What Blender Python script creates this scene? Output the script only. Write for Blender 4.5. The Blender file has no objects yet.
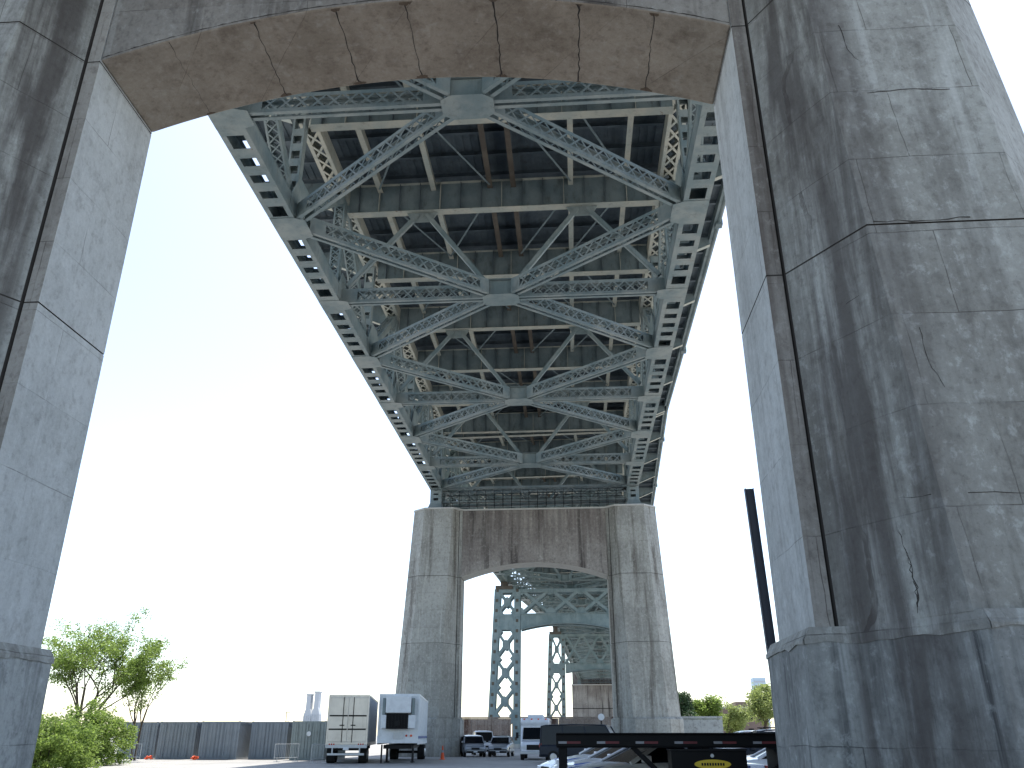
import bpy, math, random
from mathutils import Vector, Matrix
R = math.radians
random.seed(11)
scene = bpy.context.scene
COL = scene.collection

# ------------------------------------------------------------------ helpers
class MB:
    """collects faces, builds ONE mesh object"""
    def __init__(s): s.v = []; s.f = []; s.m = []
    def add(s, vs, fs, mi=0):
        n = len(s.v); s.v += [tuple(p) for p in vs]
        for f in fs: s.f.append(tuple(i + n for i in f)); s.m.append(mi)
    def box(s, a, b, mi=0):
        x0, y0, z0 = a; x1, y1, z1 = b
        s.add([(x0,y0,z0),(x1,y0,z0),(x1,y1,z0),(x0,y1,z0),(x0,y0,z1),(x1,y0,z1),(x1,y1,z1),(x0,y1,z1)],
              [(0,3,2,1),(4,5,6,7),(0,1,5,4),(1,2,6,5),(2,3,7,6),(3,0,4,7)], mi)
    def obox(s, c, ax, ay, az, mi=0):
        """box at centre c with half-vectors ax ay az"""
        vs = [c + ax*i + ay*j + az*k for k in (-1,1) for (i,j) in ((-1,-1),(1,-1),(1,1),(-1,1))]
        s.add(vs, [(0,3,2,1),(4,5,6,7),(0,1,5,4),(1,2,6,5),(2,3,7,6),(3,0,4,7)], mi)
    def bar(s, p, q, u, wu, wv, mi=0):
        p = Vector(p); q = Vector(q); d = q - p; L = d.length
        if L < 1e-6: return
        t = d / L; u = Vector(u); u = (u - t*u.dot(t)).normalized(); v = t.cross(u)
        s.obox((p+q)/2, t*(L/2), u*(wu/2), v*(wv/2), mi)
    def tube(s, p, q, r0, r1=None, n=8, mi=0, cap=True):
        p = Vector(p); q = Vector(q); r1 = r0 if r1 is None else r1
        t = (q-p).normalized(); a = Vector((0,0,1)) if abs(t.z) < .9 else Vector((1,0,0))
        u = t.cross(a).normalized(); v = t.cross(u)
        vs = []
        for c, r in ((p, r0), (q, r1)):
            for k in range(n):
                an = 2*math.pi*k/n; vs.append(c + (u*math.cos(an) + v*math.sin(an))*r)
        fs = [(k, (k+1)%n, n+(k+1)%n, n+k) for k in range(n)]
        if cap: fs += [tuple(range(n))[::-1], tuple(range(n, 2*n))]
        s.add(vs, fs, mi)
    def prism(s, poly, y0, y1, axis='y', mi=0):
        n = len(poly)
        if axis == 'y': vs = [(x, y0, z) for x, z in poly] + [(x, y1, z) for x, z in poly]
        elif axis == 'x': vs = [(y0, x, z) for x, z in poly] + [(y1, x, z) for x, z in poly]
        else: vs = [(x, z, y0) for x, z in poly] + [(x, z, y1) for x, z in poly]
        fs = [(k, (k+1)%n, n+(k+1)%n, n+k) for k in range(n)] + [tuple(range(n))[::-1], tuple(range(n, 2*n))]
        s.add(vs, fs, mi)
    def build(s, name, mats, parent=None, bevel=0, smooth=False):
        me = bpy.data.meshes.new(name); me.from_pydata([tuple(p) for p in s.v], [], s.f)
        if not isinstance(mats, (list, tuple)): mats = [mats]
        for m in mats: me.materials.append(m)
        me.polygons.foreach_set('material_index', s.m)
        me.update()
        import bmesh
        bm = bmesh.new(); bm.from_mesh(me); bmesh.ops.recalc_face_normals(bm, faces=bm.faces); bm.to_mesh(me); bm.free()
        if smooth:
            me.polygons.foreach_set('use_smooth', [True]*len(me.polygons))
        o = bpy.data.objects.new(name, me); COL.objects.link(o)
        if parent: o.parent = parent
        if bevel:
            b = o.modifiers.new('bevel', 'BEVEL'); b.width = bevel; b.segments = 2; b.limit_method = 'ANGLE'; b.angle_limit = R(28)
        return o

def tag(o, label=None, cat=None, group=None, kind=None):
    if label: o['label'] = label
    if cat: o['category'] = cat
    if group: o['group'] = group
    if kind: o['kind'] = kind
    return o
def empty(name, loc, rz=0, label=None, cat=None, group=None):
    o = bpy.data.objects.new(name, None); COL.objects.link(o); o.location = loc; o.rotation_euler = (0, 0, rz)
    o.empty_display_size = .3
    return tag(o, label, cat, group)
def kids(o): return [c for c in bpy.data.objects if c.parent == o]
def copy_tree(o, parent=None):
    c = o.copy(); COL.objects.link(c); c.parent = parent
    for ch in kids(o): copy_tree(ch, c)
    return c

# ------------------------------------------------------------------ materials
def new_mat(name):
    m = bpy.data.materials.new(name); m.use_nodes = True
    nt = m.node_tree; nt.nodes.clear()
    out = nt.nodes.new('ShaderNodeOutputMaterial'); b = nt.nodes.new('ShaderNodeBsdfPrincipled')
    nt.links.new(b.outputs[0], out.inputs[0])
    return m, nt, b
class N:
    def __init__(s, nt, coord='Object'):
        s.nt = nt; s.tc = nt.nodes.new('ShaderNodeTexCoord'); s.co = s.tc.outputs[coord]
    def node(s, t, **k):
        n = s.nt.nodes.new(t)
        for a, b in k.items(): setattr(n, a, b)
        return n
    def link(s, a, b): s.nt.links.new(a, b)
    def mapping(s, sc, loc=(0,0,0), rot=(0,0,0), src=None):
        n = s.node('ShaderNodeMapping'); n.inputs['Scale'].default_value = sc; n.inputs['Location'].default_value = loc
        n.inputs['Rotation'].default_value = rot
        s.link(src or s.co, n.inputs[0]); return n.outputs[0]
    def noise(s, sc, detail=4, rough=.55, vec=None, dist=0):
        n = s.node('ShaderNodeTexNoise'); n.inputs['Scale'].default_value = sc; n.inputs['Detail'].default_value = detail
        n.inputs['Roughness'].default_value = rough; n.inputs['Distortion'].default_value = dist
        s.link(vec or s.co, n.inputs['Vector']); return n.outputs['Fac']
    def ramp(s, fac, lo, hi, a=0., b=1.):
        n = s.node('ShaderNodeMapRange'); n.interpolation_type = 'SMOOTHSTEP'
        n.inputs['From Min'].default_value = lo; n.inputs['From Max'].default_value = hi
        n.inputs['To Min'].default_value = a; n.inputs['To Max'].default_value = b
        s.link(fac, n.inputs['Value']); return n.outputs[0]
    def math(s, op, a, b=None):
        n = s.node('ShaderNodeMath', operation=op)
        for i, x in enumerate((a, b)):
            if x is None: continue
            if isinstance(x, (int, float)): n.inputs[i].default_value = x
            else: s.link(x, n.inputs[i])
        return n.outputs[0]
    def mix(s, fac, a, b, mode='MIX'):
        n = s.node('ShaderNodeMix', data_type='RGBA', blend_type=mode)
        for i, x in ((0, fac), (6, a), (7, b)):
            if isinstance(x, (int, float)): n.inputs[i].default_value = x
            elif isinstance(x, (tuple, list)): n.inputs[i].default_value = (*x[:3], 1)
            else: s.link(x, n.inputs[i])
        return n.outputs[2]
    def bump(s, h, strength=.3, dist=.02, nrm=None):
        n = s.node('ShaderNodeBump'); n.inputs['Strength'].default_value = strength; n.inputs['Distance'].default_value = dist
        s.link(h, n.inputs['Height'])
        if nrm: s.link(nrm, n.inputs['Normal'])
        return n.outputs[0]

def concrete(name, c1, c2, streak=.6, dark=(.07,.06,.055), pale=(.42,.42,.40), facet_stain=False, lift=True, off=0, cracks=True, stain_axis=None, fade=None, runs=1.0, blotch=.5):
    m, nt, b = new_mat(name); n = N(nt)
    big = n.noise(.35, 5, .6, n.mapping((1,1,.55), (off,off*.7,0)))
    col = n.mix(n.ramp(big, .38, .64), c1, c2)
    # form-board panels, each cast slightly different
    br = n.node('ShaderNodeTexBrick'); br.inputs['Scale'].default_value = 1; br.offset = .37; br.squash = 1
    br.inputs['Brick Width'].default_value = 2.3; br.inputs['Row Height'].default_value = 1.5; br.inputs['Mortar Size'].default_value = .008
    br.inputs['Mortar Smooth'].default_value = .3
    br.inputs['Color1'].default_value = (.0,.0,.0,1); br.inputs['Color2'].default_value = (1,1,1,1); br.inputs['Mortar'].default_value = (.5,.5,.5,1)
    sep = n.node('ShaderNodeSeparateXYZ'); n.link(n.co, sep.inputs[0])
    wob = n.noise(.8, 3)
    xy = n.math('ADD', n.math('ADD', sep.outputs[0], n.math('MULTIPLY', sep.outputs[1], .8)), n.math('MULTIPLY', wob, .12))
    cmb = n.node('ShaderNodeCombineXYZ'); n.link(xy, cmb.inputs[0]); n.link(n.math('ADD', sep.outputs[2], n.math('MULTIPLY', wob, .1)), cmb.inputs[1])
    n.link(cmb.outputs[0], br.inputs['Vector'])
    if lift:
        col = n.mix(n.math('MULTIPLY', br.outputs['Color'], .5), col, n.mix(.4, col, pale))
        mort = n.math('MULTIPLY', br.outputs['Fac'], n.ramp(n.noise(.6, 3, .6, n.mapping((1,1,1), (4,2,off))), .40, .58, 0, .75))
        col = n.mix(mort, col, dark)
    # vertical runs
    s1 = n.noise(1.0, 6, .62, n.mapping((1.1,1.1,.055), (off*1.3, 3, 0)))
    s2 = n.noise(1.0, 5, .7, n.mapping((4.5,4.5,.16), (off, 7, 1)))
    s3 = n.noise(1.0, 5, .6, n.mapping((2.6,2.6,.09), (off, 17, 5)))
    col = n.mix(n.math('MULTIPLY', n.ramp(s1, .50, .68), streak), col, dark)
    col = n.mix(n.math('MULTIPLY', n.ramp(s2, .54, .74), streak*.55*runs), col, dark)
    col = n.mix(n.math('MULTIPLY', n.ramp(s3, .57, .70), .45), col, pale)
    # blotches and patches
    p1 = n.noise(1.3, 6, .7, n.mapping((1,1,1), (off,9,2)), .2)
    col = n.mix(n.ramp(p1, .56, .74, 0, blotch), col, dark)
    p2 = n.noise(2.2, 5, .65, n.mapping((1,1,.7), (off,1,8)), .3)
    col = n.mix(n.ramp(p2, .60, .72, 0, .38), col, pale)
    fine = n.noise(14, 6, .75)
    col = n.mix(n.ramp(fine, .35, .75, 0, .30), col, n.mix(.55, col, (.05,.045,.04)))
    mid = n.noise(5, 8, .72, n.mapping((1,1,.8), (off,off,4)), .1)
    col = n.mix(n.ramp(mid, .50, .66, 0, .38), col, dark); col = n.mix(n.ramp(mid, .47, .34, 0, .35), col, pale)
    pit = n.noise(38, 2, .5)
    col = n.mix(n.ramp(pit, .70, .78, 0, .6), col, dark)
    if facet_stain:   # long-standing black seepage on the chamfer beside the recessed arch bay
        ax = n.math('ABSOLUTE', sep.outputs[0])
        fz = n.math('MULTIPLY', n.ramp(ax, 7.0, 7.25, 0, 1), n.ramp(ax, 7.7, 8.9, 1, 0))
        rag = n.ramp(n.noise(1.0, 7, .65, n.mapping((1.6,1.6,.14), (off,5,5)), .4), .34, .58)
        col = n.mix(n.math('MULTIPLY', n.math('MULTIPLY', fz, rag), .80), col, (.075,.064,.06))
    if stain_axis is not None:
        z0, z1 = stain_axis
        rag = n.ramp(n.noise(1.0, 6, .6, n.mapping((1.8,1.8,.1), (3,5,5))), .36, .6)
        f = n.math('MULTIPLY', n.ramp(sep.outputs[2], z0, z1), rag)
        col = n.mix(n.math('MULTIPLY', f, .55), col, (.10,.085,.08))
    h = n.math('ADD', n.math('MULTIPLY', fine, .5), n.math('MULTIPLY', n.ramp(pit, .68, .8), -.5))
    h = n.math('ADD', h, n.math('MULTIPLY', p1, .9)); h = n.math('ADD', h, n.math('MULTIPLY', mid, .6))
    h = n.math('ADD', h, n.math('MULTIPLY', br.outputs['Fac'], -.6))
    if cracks:
        vo = n.node('ShaderNodeTexVoronoi'); vo.feature = 'DISTANCE_TO_EDGE'; vo.inputs['Scale'].default_value = .30
        wv = n.node('ShaderNodeTexNoise'); wv.inputs['Scale'].default_value = 1.6; wv.inputs['Detail'].default_value = 6; n.link(n.co, wv.inputs['Vector'])
        va = n.node('ShaderNodeVectorMath', operation='SCALE'); va.inputs['Scale'].default_value = .38; n.link(wv.outputs['Color'], va.inputs[0])
        vb = n.node('ShaderNodeVectorMath', operation='ADD'); n.link(n.mapping((1,1,.7), (off,2,6)), vb.inputs[0]); n.link(va.outputs[0], vb.inputs[1])
        n.link(vb.outputs[0], vo.inputs['Vector'])
        cr = n.ramp(vo.outputs['Distance'], .0, .0042, 1, 0)
        cr = n.math('MULTIPLY', cr, n.ramp(n.noise(.5, 3, .5, n.mapping((1,1,1),(7,off,1))), .60, .66))
        col = n.mix(n.math('MULTIPLY', cr, .85), col, (.02,.018,.016))
        h = n.math('ADD', h, n.math('MULTIPLY', cr, -1.5))
    n.link(col, b.inputs['Base Color']); b.inputs['Roughness'].default_value = .9
    b.inputs['Specular IOR Level'].default_value = .25
    n.link(n.bump(h, .7, .03), b.inputs['Normal'])
    return m

def steel(name, c1, c2, rust=.3, rustcol=(.16,.075,.035), grime=.35, rough=.55, scale=1.0):
    m, nt, b = new_mat(name); n = N(nt)
    col = n.mix(n.ramp(n.noise(.7*scale, 5, .6), .35, .65), c1, c2)
    col = n.mix(n.ramp(n.noise(2.6*scale, 7, .7, n.mapping((1,1,.35))), .5, .75, 0, grime), col, (.05,.055,.05))
    r = n.noise(1.7*scale, 8, .75, n.mapping((1,1,.8), (3,8,2)), .5)
    col = n.mix(n.ramp(r, .70-.16*rust, .82-.12*rust, 0, .9), col, rustcol)
    col = n.mix(n.ramp(n.noise(9*scale, 4, .7), .62, .72, 0, .35*min(1,rust*2)), col, rustcol)
    n.link(col, b.inputs['Base Color']); b.inputs['Roughness'].default_value = rough
    b.inputs['Specular IOR Level'].default_value = .35
    # rivet heads
    vo = n.node('ShaderNodeTexVoronoi'); vo.inputs['Scale'].default_value = 5.5; vo.inputs['Randomness'].default_value = .15; n.link(n.co, vo.inputs['Vector'])
    n.link(n.bump(n.ramp(vo.outputs['Distance'], .10, .2, 1, 0), .5, .012), b.inputs['Normal'])
    return m

def plain(name, c, rough=.5, metal=0, spec=.5, var=.12, scale=3, dirt=(.08,.07,.06), dirt_amt=.25, coat=0):
    m, nt, b = new_mat(name); n = N(nt)
    col = n.mix(n.ramp(n.noise(scale, 4), .35, .7, 0, 1), c, tuple(x*(1-var) for x in c))
    col = n.mix(n.ramp(n.noise(scale*1.7, 6, .7, n.mapping((1,1,.5), (5,5,5))), .5, .8, 0, dirt_amt), col, dirt)
    n.link(col, b.inputs['Base Color']); b.inputs['Roughness'].default_value = rough; b.inputs['Metallic'].default_value = metal
    b.inputs['Specular IOR Level'].default_value = spec; b.inputs['Coat Weight'].default_value = coat
    n.link(n.bump(n.noise(scale*6, 3), .12, .005), b.inputs['Normal'])
    return m

M = {}
M['conc_near'] = concrete('concrete_weathered', (.27,.262,.235), (.40,.40,.37), .48, blotch=.32, runs=1.3, cracks=False, facet_stain=True, off=2, dark=(.10,.09,.08), pale=(.60,.61,.585))
M['conc_near_b'] = concrete('concrete_plinth', (.24,.245,.235), (.38,.39,.375), 1.2, runs=1.7, off=5, cracks=False, facet_stain=True, dark=(.075,.078,.08), pale=(.55,.57,.56))
M['conc_reveal_lit'] = concrete('concrete_skylit_reveal', (.47,.48,.465), (.58,.59,.575), .35, off=8, dark=(.24,.23,.22), pale=(.66,.67,.66), cracks=False)  # paler than the column faces: sky light painted into the reveal colour
M['conc_strip'] = concrete('concrete_brown_strip', (.27,.25,.225), (.38,.36,.33), .8, off=31, dark=(.10,.08,.07), pale=(.45,.43,.40), cracks=False)
M['conc_soffit'] = concrete('concrete_brown_soffit', (.30,.25,.195), (.40,.335,.265), .35, off=3, dark=(.14,.105,.08), pale=(.47,.42,.36), cracks=False)
M['conc_beam'] = concrete('concrete_beam', (.22,.20,.18), (.33,.305,.275), .75, off=9)
M['conc_far'] = concrete('concrete_far_column', (.305,.30,.27), (.42,.415,.38), .9, off=12, pale=(.62,.61,.54), dark=(.14,.125,.105), cracks=False)
M['conc_far_beam'] = concrete('concrete_far_beam', (.23,.20,.18), (.35,.32,.285), .95, off=14, cracks=False, stain_axis=(15.5,21.5), pale=(.52,.50,.45))
M['conc_cap'] = plain('concrete_cap', (.55,.54,.50), .9, spec=.2)
M['spall'] = plain('broken_concrete', (.16,.12,.09), .95, spec=.1, scale=14, dirt=(.07,.05,.04), dirt_amt=.7)
M['groove'] = plain('joint_dark_mortar', (.06,.054,.05), .95, spec=.1)  # dark colour for joints, cracks and the drip line
M['steel'] = steel('bridge_paint_blue_green', (.19,.25,.26), (.305,.345,.335), .5)
M['steel_up'] = steel('bridge_paint_weathered', (.16,.21,.22), (.24,.28,.28), .5)
M['steel_tan'] = steel('bridge_paint_faded_tan', (.50,.49,.41), (.38,.41,.37), .65)
M['steel_rust'] = steel('bridge_stringer_rusty', (.13,.11,.085), (.085,.07,.055), .4, rustcol=(.11,.06,.038))
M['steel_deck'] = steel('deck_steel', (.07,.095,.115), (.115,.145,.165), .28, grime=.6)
M['steel_web'] = steel('floor_beam_web', (.15,.20,.215), (.22,.27,.275), .6, grime=.6)
M['bent'] = steel('bent_paint', (.19,.26,.27), (.27,.34,.345), .4)
M['bent2'] = steel('bent_paint_worn', (.17,.23,.225), (.24,.29,.275), .6)
M['dark_metal'] = plain('dark_metal', (.013,.013,.014), .6, spec=.2, dirt=(.04,.035,.03))
M['black'] = plain('black_paint', (.006,.006,.007), .6, spec=.18, dirt=(.03,.03,.03), dirt_amt=.15)
M['post'] = plain('post_steel', (.075,.085,.11), .6, spec=.25, dirt=(.10,.06,.04), dirt_amt=.5)
M['rubber'] = plain('rubber', (.018,.018,.018), .85, spec=.2)
M['rim'] = plain('rim_metal', (.45,.46,.47), .35, metal=.8)
M['white'] = plain('white_panel', (.72,.75,.77), .4, dirt_amt=.12)
M['alu'] = plain('brushed_aluminium', (.66,.62,.57), .32, metal=.85, scale=1.2, dirt=(.25,.20,.16), dirt_amt=.5)
M['alu_side'] = plain('trailer_side_sheet', (.62,.64,.65), .45, metal=.3, dirt_amt=.3)
M['silver'] = plain('silver_car_paint', (.30,.33,.36), .32, metal=.4, coat=.3, dirt_amt=.1)
M['carwhite'] = plain('white_car_paint', (.78,.80,.82), .25, coat=.6, dirt_amt=.06)
M['carblue'] = plain('blue_stripe', (.02,.10,.42), .3, coat=.4, dirt_amt=.05)
M['cargrey'] = plain('dark_grey_van_paint', (.014,.02,.032), .40, spec=.25, coat=.0, dirt_amt=.1)
M['caryellow'] = plain('yellow_car_paint', (.62,.30,.03), .3, coat=.5)
M['glass'] = plain('vehicle_glass', (.006,.008,.011), .10, spec=.22, coat=.0, dirt_amt=.0)
M['lamp'] = plain('lamp_lens', (.75,.78,.8), .1, coat=1, dirt_amt=0)
M['red'] = plain('red_lens', (.45,.02,.015), .2, coat=.5, dirt_amt=0)
M['tape_red'] = plain('reflective_red', (.14,.02,.025), .6); M['tape_white'] = plain('reflective_white', (.30,.30,.32), .6)
M['yellow'] = plain('yellow_badge', (.72,.52,.03), .5, dirt_amt=.05)
M['orange'] = plain('orange_plastic', (.85,.12,.03), .6, dirt_amt=.1)
M['container'] = plain('container_blue_grey', (.23,.26,.29), .6, scale=1.5, dirt=(.25,.26,.26), dirt_amt=.6)
M['container_g'] = plain('container_green_grey', (.27,.31,.30), .6, scale=1.5, dirt=(.16,.16,.14), dirt_amt=.6)
M['galv'] = plain('galvanised_rail', (.55,.57,.58), .45, metal=.4)
M['wall'] = concrete('stained_wall', (.26,.20,.165), (.34,.27,.23), 1.0, off=21, dark=(.07,.035,.025), cracks=False)
M['block'] = concrete('grey_block', (.38,.41,.41), (.46,.49,.49), .4, off=25, cracks=False)
M['brick'] = plain('brick_wall_distance', (.26,.19,.16), .9, spec=.1, scale=.3)
M['towerc'] = plain('hazed_pale_grey', (.52,.54,.56), .9, spec=.1)  # distance haze of the towers put into the pale grey; cornice shares it
M['haze_bldg'] = plain('hazed_blue_block', (.55,.66,.74), .8)  # air haze over the far high-rise painted as pale blue
M['bark'] = plain('bark', (.10,.08,.06), .95, spec=.1)
def leafmat(name, c1, c2, tr=.35):
    m, nt, b = new_mat(name); n = N(nt)
    gi = n.node('ShaderNodeNewGeometry')
    col = n.mix(n.ramp(n.noise(1.1, 3), .35, .65), c1, c2)
    col = n.mix(n.math('MULTIPLY', gi.outputs['Random Per Island'], .5), col, tuple(x*1.5 for x in c2))
    n.link(col, b.inputs['Base Color']); b.inputs['Roughness'].default_value = .55; b.inputs['Specular IOR Level'].default_value = .3
    t = n.node('ShaderNodeBsdfTranslucent'); n.link(col, t.inputs[0])
    mx = n.node('ShaderNodeMixShader'); mx.inputs[0].default_value = tr
    n.link(b.outputs[0], mx.inputs[1]); n.link(t.outputs[0], mx.inputs[2])
    out = [x for x in nt.nodes if x.type == 'OUTPUT_MATERIAL'][0]; n.link(mx.outputs[0], out.inputs[0])
    return m
M['leaf'] = leafmat('leaf_bright', (.15,.22,.045), (.21,.29,.07), .55)
M['leaf_d'] = leafmat('leaf_dark', (.035,.065,.025), (.05,.09,.035), .3)
M['leaf_y'] = leafmat('leaf_pale', (.21,.26,.08), (.27,.32,.11), .5)

def ground_mat():
    m, nt, b = new_mat('yard_asphalt'); n = N(nt)
    col = n.mix(n.ramp(n.noise(.08, 6, .6), .38, .62), (.28,.268,.245), (.37,.355,.325))
    col = n.mix(n.ramp(n.noise(.9, 7, .7), .45, .72, 0, .55), col, (.14,.14,.14))
    col = n.mix(n.ramp(n.noise(60, 4, .7), .45, .7, 0, .4), col, (.28,.28,.27))
    n.link(col, b.inputs['Base Color']); b.inputs['Roughness'].default_value = .88
    n.link(n.bump(n.noise(80, 3, .6), .4, .01), b.inputs['Normal'])
    return m
M['ground'] = ground_mat()

# ------------------------------------------------------------------ ground
g = MB(); S = 6000
g.add([(-S,-S,0),(S,-S,0),(S,S,0),(-S,S,0)], [(0,1,2,3)])
tag(g.build('ground', M['ground']), kind='structure')

# ------------------------------------------------------------------ concrete piers
HO = 6.72; HT = 1.175; ZS = 15.03; ZT = 21.25
def ring(z, sgn, ins=0.0, plinth=0.0, wide=0):
    k = z - 3.1
    yf = 3.0 - .0555*k; xi = 8.2 - .035*k; xo = 11.9 + wide*.32 - (.040+.006*wide)*k; ch = 1.0
    if plinth:
        e = plinth
        yf = 3.0 + e; xi = 8.25 + e*.3; xo = 11.9 + wide*.32 + e
        p = [(HO-e*1.3, HT+.12), (HO-e*1.3, -HT-.12), (7.15, -HT-.20), (xi, -yf), (xo-1.15, -yf), (xo, -yf+ch), (xo, yf-ch), (xo-1.15, yf), (xi, yf), (7.15, HT+.20)]
    else:
        g0 = 7.00
        p = [(HO, HT), (HO, -HT), (g0, -HT), (g0+.005, -HT+.06), (g0+.025, -HT+.06), (g0+.05, -HT-.04), (xi, -yf+ins), (xo-1.15, -yf+ins), (xo-ins, -yf+ch), (xo-ins, yf-ch), (xo-1.15, yf-ins), (xi, yf-ins),
             (g0+.05, HT+.04), (g0+.025, HT-.06), (g0+.005, HT-.06), (g0, HT)]
        if ins: p = [(x + (ins if i < 2 else 0), y) for i, (x, y) in enumerate(p)]; 
    return [(x*sgn, y, z) for x, y in p]
def loft(mb, rings, mis=None, cap=True):
    n = len(rings[0]); base = len(mb.v)
    for r in rings: mb.v += r
    for i in range(len(rings)-1):
        for k in range(n):
            mb.f.append((base+i*n+k, base+i*n+(k+1)%n, base+(i+1)*n+(k+1)%n, base+(i+1)*n+k))
            mb.m.append(mis(i, k) if mis else 0)
    if cap:
        mb.f.append(tuple(base+k for k in range(n))); mb.m.append(0)
        mb.f.append(tuple(base+(len(rings)-1)*n+k for k in range(n))); mb.m.append(0)

def make_pier(loc, label, mats, near):
    p = empty('concrete_pier', loc, 0, label, 'bridge pier')
    mc, mpl, mrev, msof, mbeam = mats
    for s in (1, -1):
        levels = [3.06]
        wd = 0 if near else 1; ring_ = lambda z, s, i=0., p=0.: ring(z, s, i, p, wd)
        rr = [ring_(3.06, s)]; gro = []
        for zj in (9.1, 15.0):
            rr += [ring_(zj-.016, s)]; gro.append(len(rr)-1)
            rr += [ring_(zj-.009, s, .03), ring_(zj+.009, s, .03), ring_(zj+.016, s)]
        rr += [ring_(ZT, s)]
        def mi(i, k, gro=gro):
            for g_ in gro:
                if g_ <= i <= g_+2: return 2 
            if k == 0: return 1
            if k in (2, 3, 4): return 2
            if k == 1: return 3
            return 0
        mb = MB(); loft(mb, rr, mi)
        mb.build('column', [mc, mrev, M['groove'], M['conc_strip'] if near else mc], p)
        mb = MB()
        loft(mb, [ring_(-.2, s, 0, .20), ring_(2.90, s, 0, .16), ring_(3.05, s, 0, .03)], None)
        mb.build('plinth', [mpl], p, bevel=.03)
        if near:
            rr_ = random.Random(4 + s); mb = MB()
            base = ring_(3.03, s, 0, .10); low = ring_(2.8, s, 0, .17)
            for k in range(len(base)-1):
                if k in (0, 5): pass
                a, b_ = Vector(base[k]), Vector(base[k+1]); n_ = max(2, int((b_-a).length/.22))
                c, d_ = Vector(low[k]), Vector(low[k+1]); nn = Vector((d_.y-c.y, -(d_.x-c.x), 0)).normalized()
                mid_ = Vector(((base[0][0]+base[5][0])/2, 0, 0))
                if nn.dot(c-mid_) < 0: nn = -nn
                pr = []
                for j in range(n_+1):
                    t = j/n_; top = a.lerp(b_, t); bt = c.lerp(d_, t)
                    dz = rr_.uniform(-.02,.045) if 0 < j < n_ else 0
                    pr.append((Vector((top.x,top.y,3.075)), Vector((bt.x,bt.y,2.90)) + nn*.012, Vector((bt.x,bt.y,2.83+dz)) + nn*.012, Vector((bt.x,bt.y,2.83+dz)) - nn*.02))
                for p0, p1 in zip(pr, pr[1:]):
                    mb.add([p0[0],p0[1],p0[2],p0[3],p1[0],p1[1],p1[2],p1[3]], [(0,1,5,4),(1,2,6,5),(2,3,7,6)])
            mb.build('mortar_ledge', M['conc_near'], p)
        # coping on the column head; sunlit whiteness put into its colour
        mb = MB()
        def cp(z, e): return [(x + (e if abs(x) > 9 else -e)*s, y + (e if y > 0 else -e), z) for x, y, _ in [ring_(ZT, s)[i] for i in (0,1,6,7,8,9,10,11)]]
        loft(mb, [cp(ZT+.003, .05), cp(ZT+.14, .05), cp(ZT+.18, 0)])
        mb.build('coping', [M['conc_cap']], p)
    # arched cross beam
    mb = MB(); K = 36
    xs = [-HO + 2*HO*i/K for i in range(K+1)]
    zz = [ZS + 1.25*(1-(x/HO)**2) for x in xs]
    n0 = len(mb.v)
    for x, z in zip(xs, zz):
        mb.v += [(x,-HT,z),(x,HT,z),(x,-HT,ZT),(x,HT,ZT)]
    for i in range(K):
        a = n0+4*i; b = a+4
        mb.f += [(a,b,b+1,a+1),(a,b,b+2,a+2),(a+1,b+1,b+3,a+3),(a+2,b+2,b+3,a+3)]; mb.m += [1,0,0,0]
    mb.f += [(n0,n0+1,n0+3,n0+2),(n0+4*K,n0+4*K+1,n0+4*K+3,n0+4*K+2)]; mb.m += [0,0]
    mb.build('arched_beam', [mbeam, msof], p, bevel=.05)
    # thin rib lines / spalled lips on soffit edge
    mb = MB()
    mb.box((-HO, -HT-.06, ZT+.003), (HO, HT+.06, ZT+.14)); mb.build('beam_coping', [M['conc_cap']], p)  # same sunlit pale colour along the beam top
    return p

XC = -3.4
near = make_pier((-3.13, 14.12, 0), 'huge weathered concrete arched pier framing the view in the foreground', (M['conc_near'], M['conc_near_b'], M['conc_reveal_lit'], M['conc_soffit'], M['conc_beam']), True)
far = make_pier((XC, 77.2, 0), 'complete concrete arched pier standing farther off behind the parked cars', (M['conc_far'], M['conc_far'], M['conc_far'], M['conc_cap'], M['conc_far_beam']), False)  # pale cap colour on this soffit paints in its lit lip

# spalls and cracks that the near pier shows
def crack(pts, w, parent, nrm):
    mb = MB(); nrm = Vector(nrm)
    L = []; Rr = []
    for i, (p, ww) in enumerate(zip(pts, w)):
        p = Vector(p); q = Vector(pts[min(i+1, len(pts)-1)]); r = Vector(pts[max(i-1, 0)])
        t = (q-r).normalized(); sd = t.cross(nrm).normalized()
        L.append(p + sd*ww + nrm*.004); Rr.append(p - sd*ww + nrm*.004)
    vs = []
    for a, b in zip(L, Rr): vs += [a, b]
    mb.add(vs, [(2*i, 2*i+1, 2*i+3, 2*i+2) for i in range(len(pts)-1)])
    return mb.build('crack', [M['groove']], parent)

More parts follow.
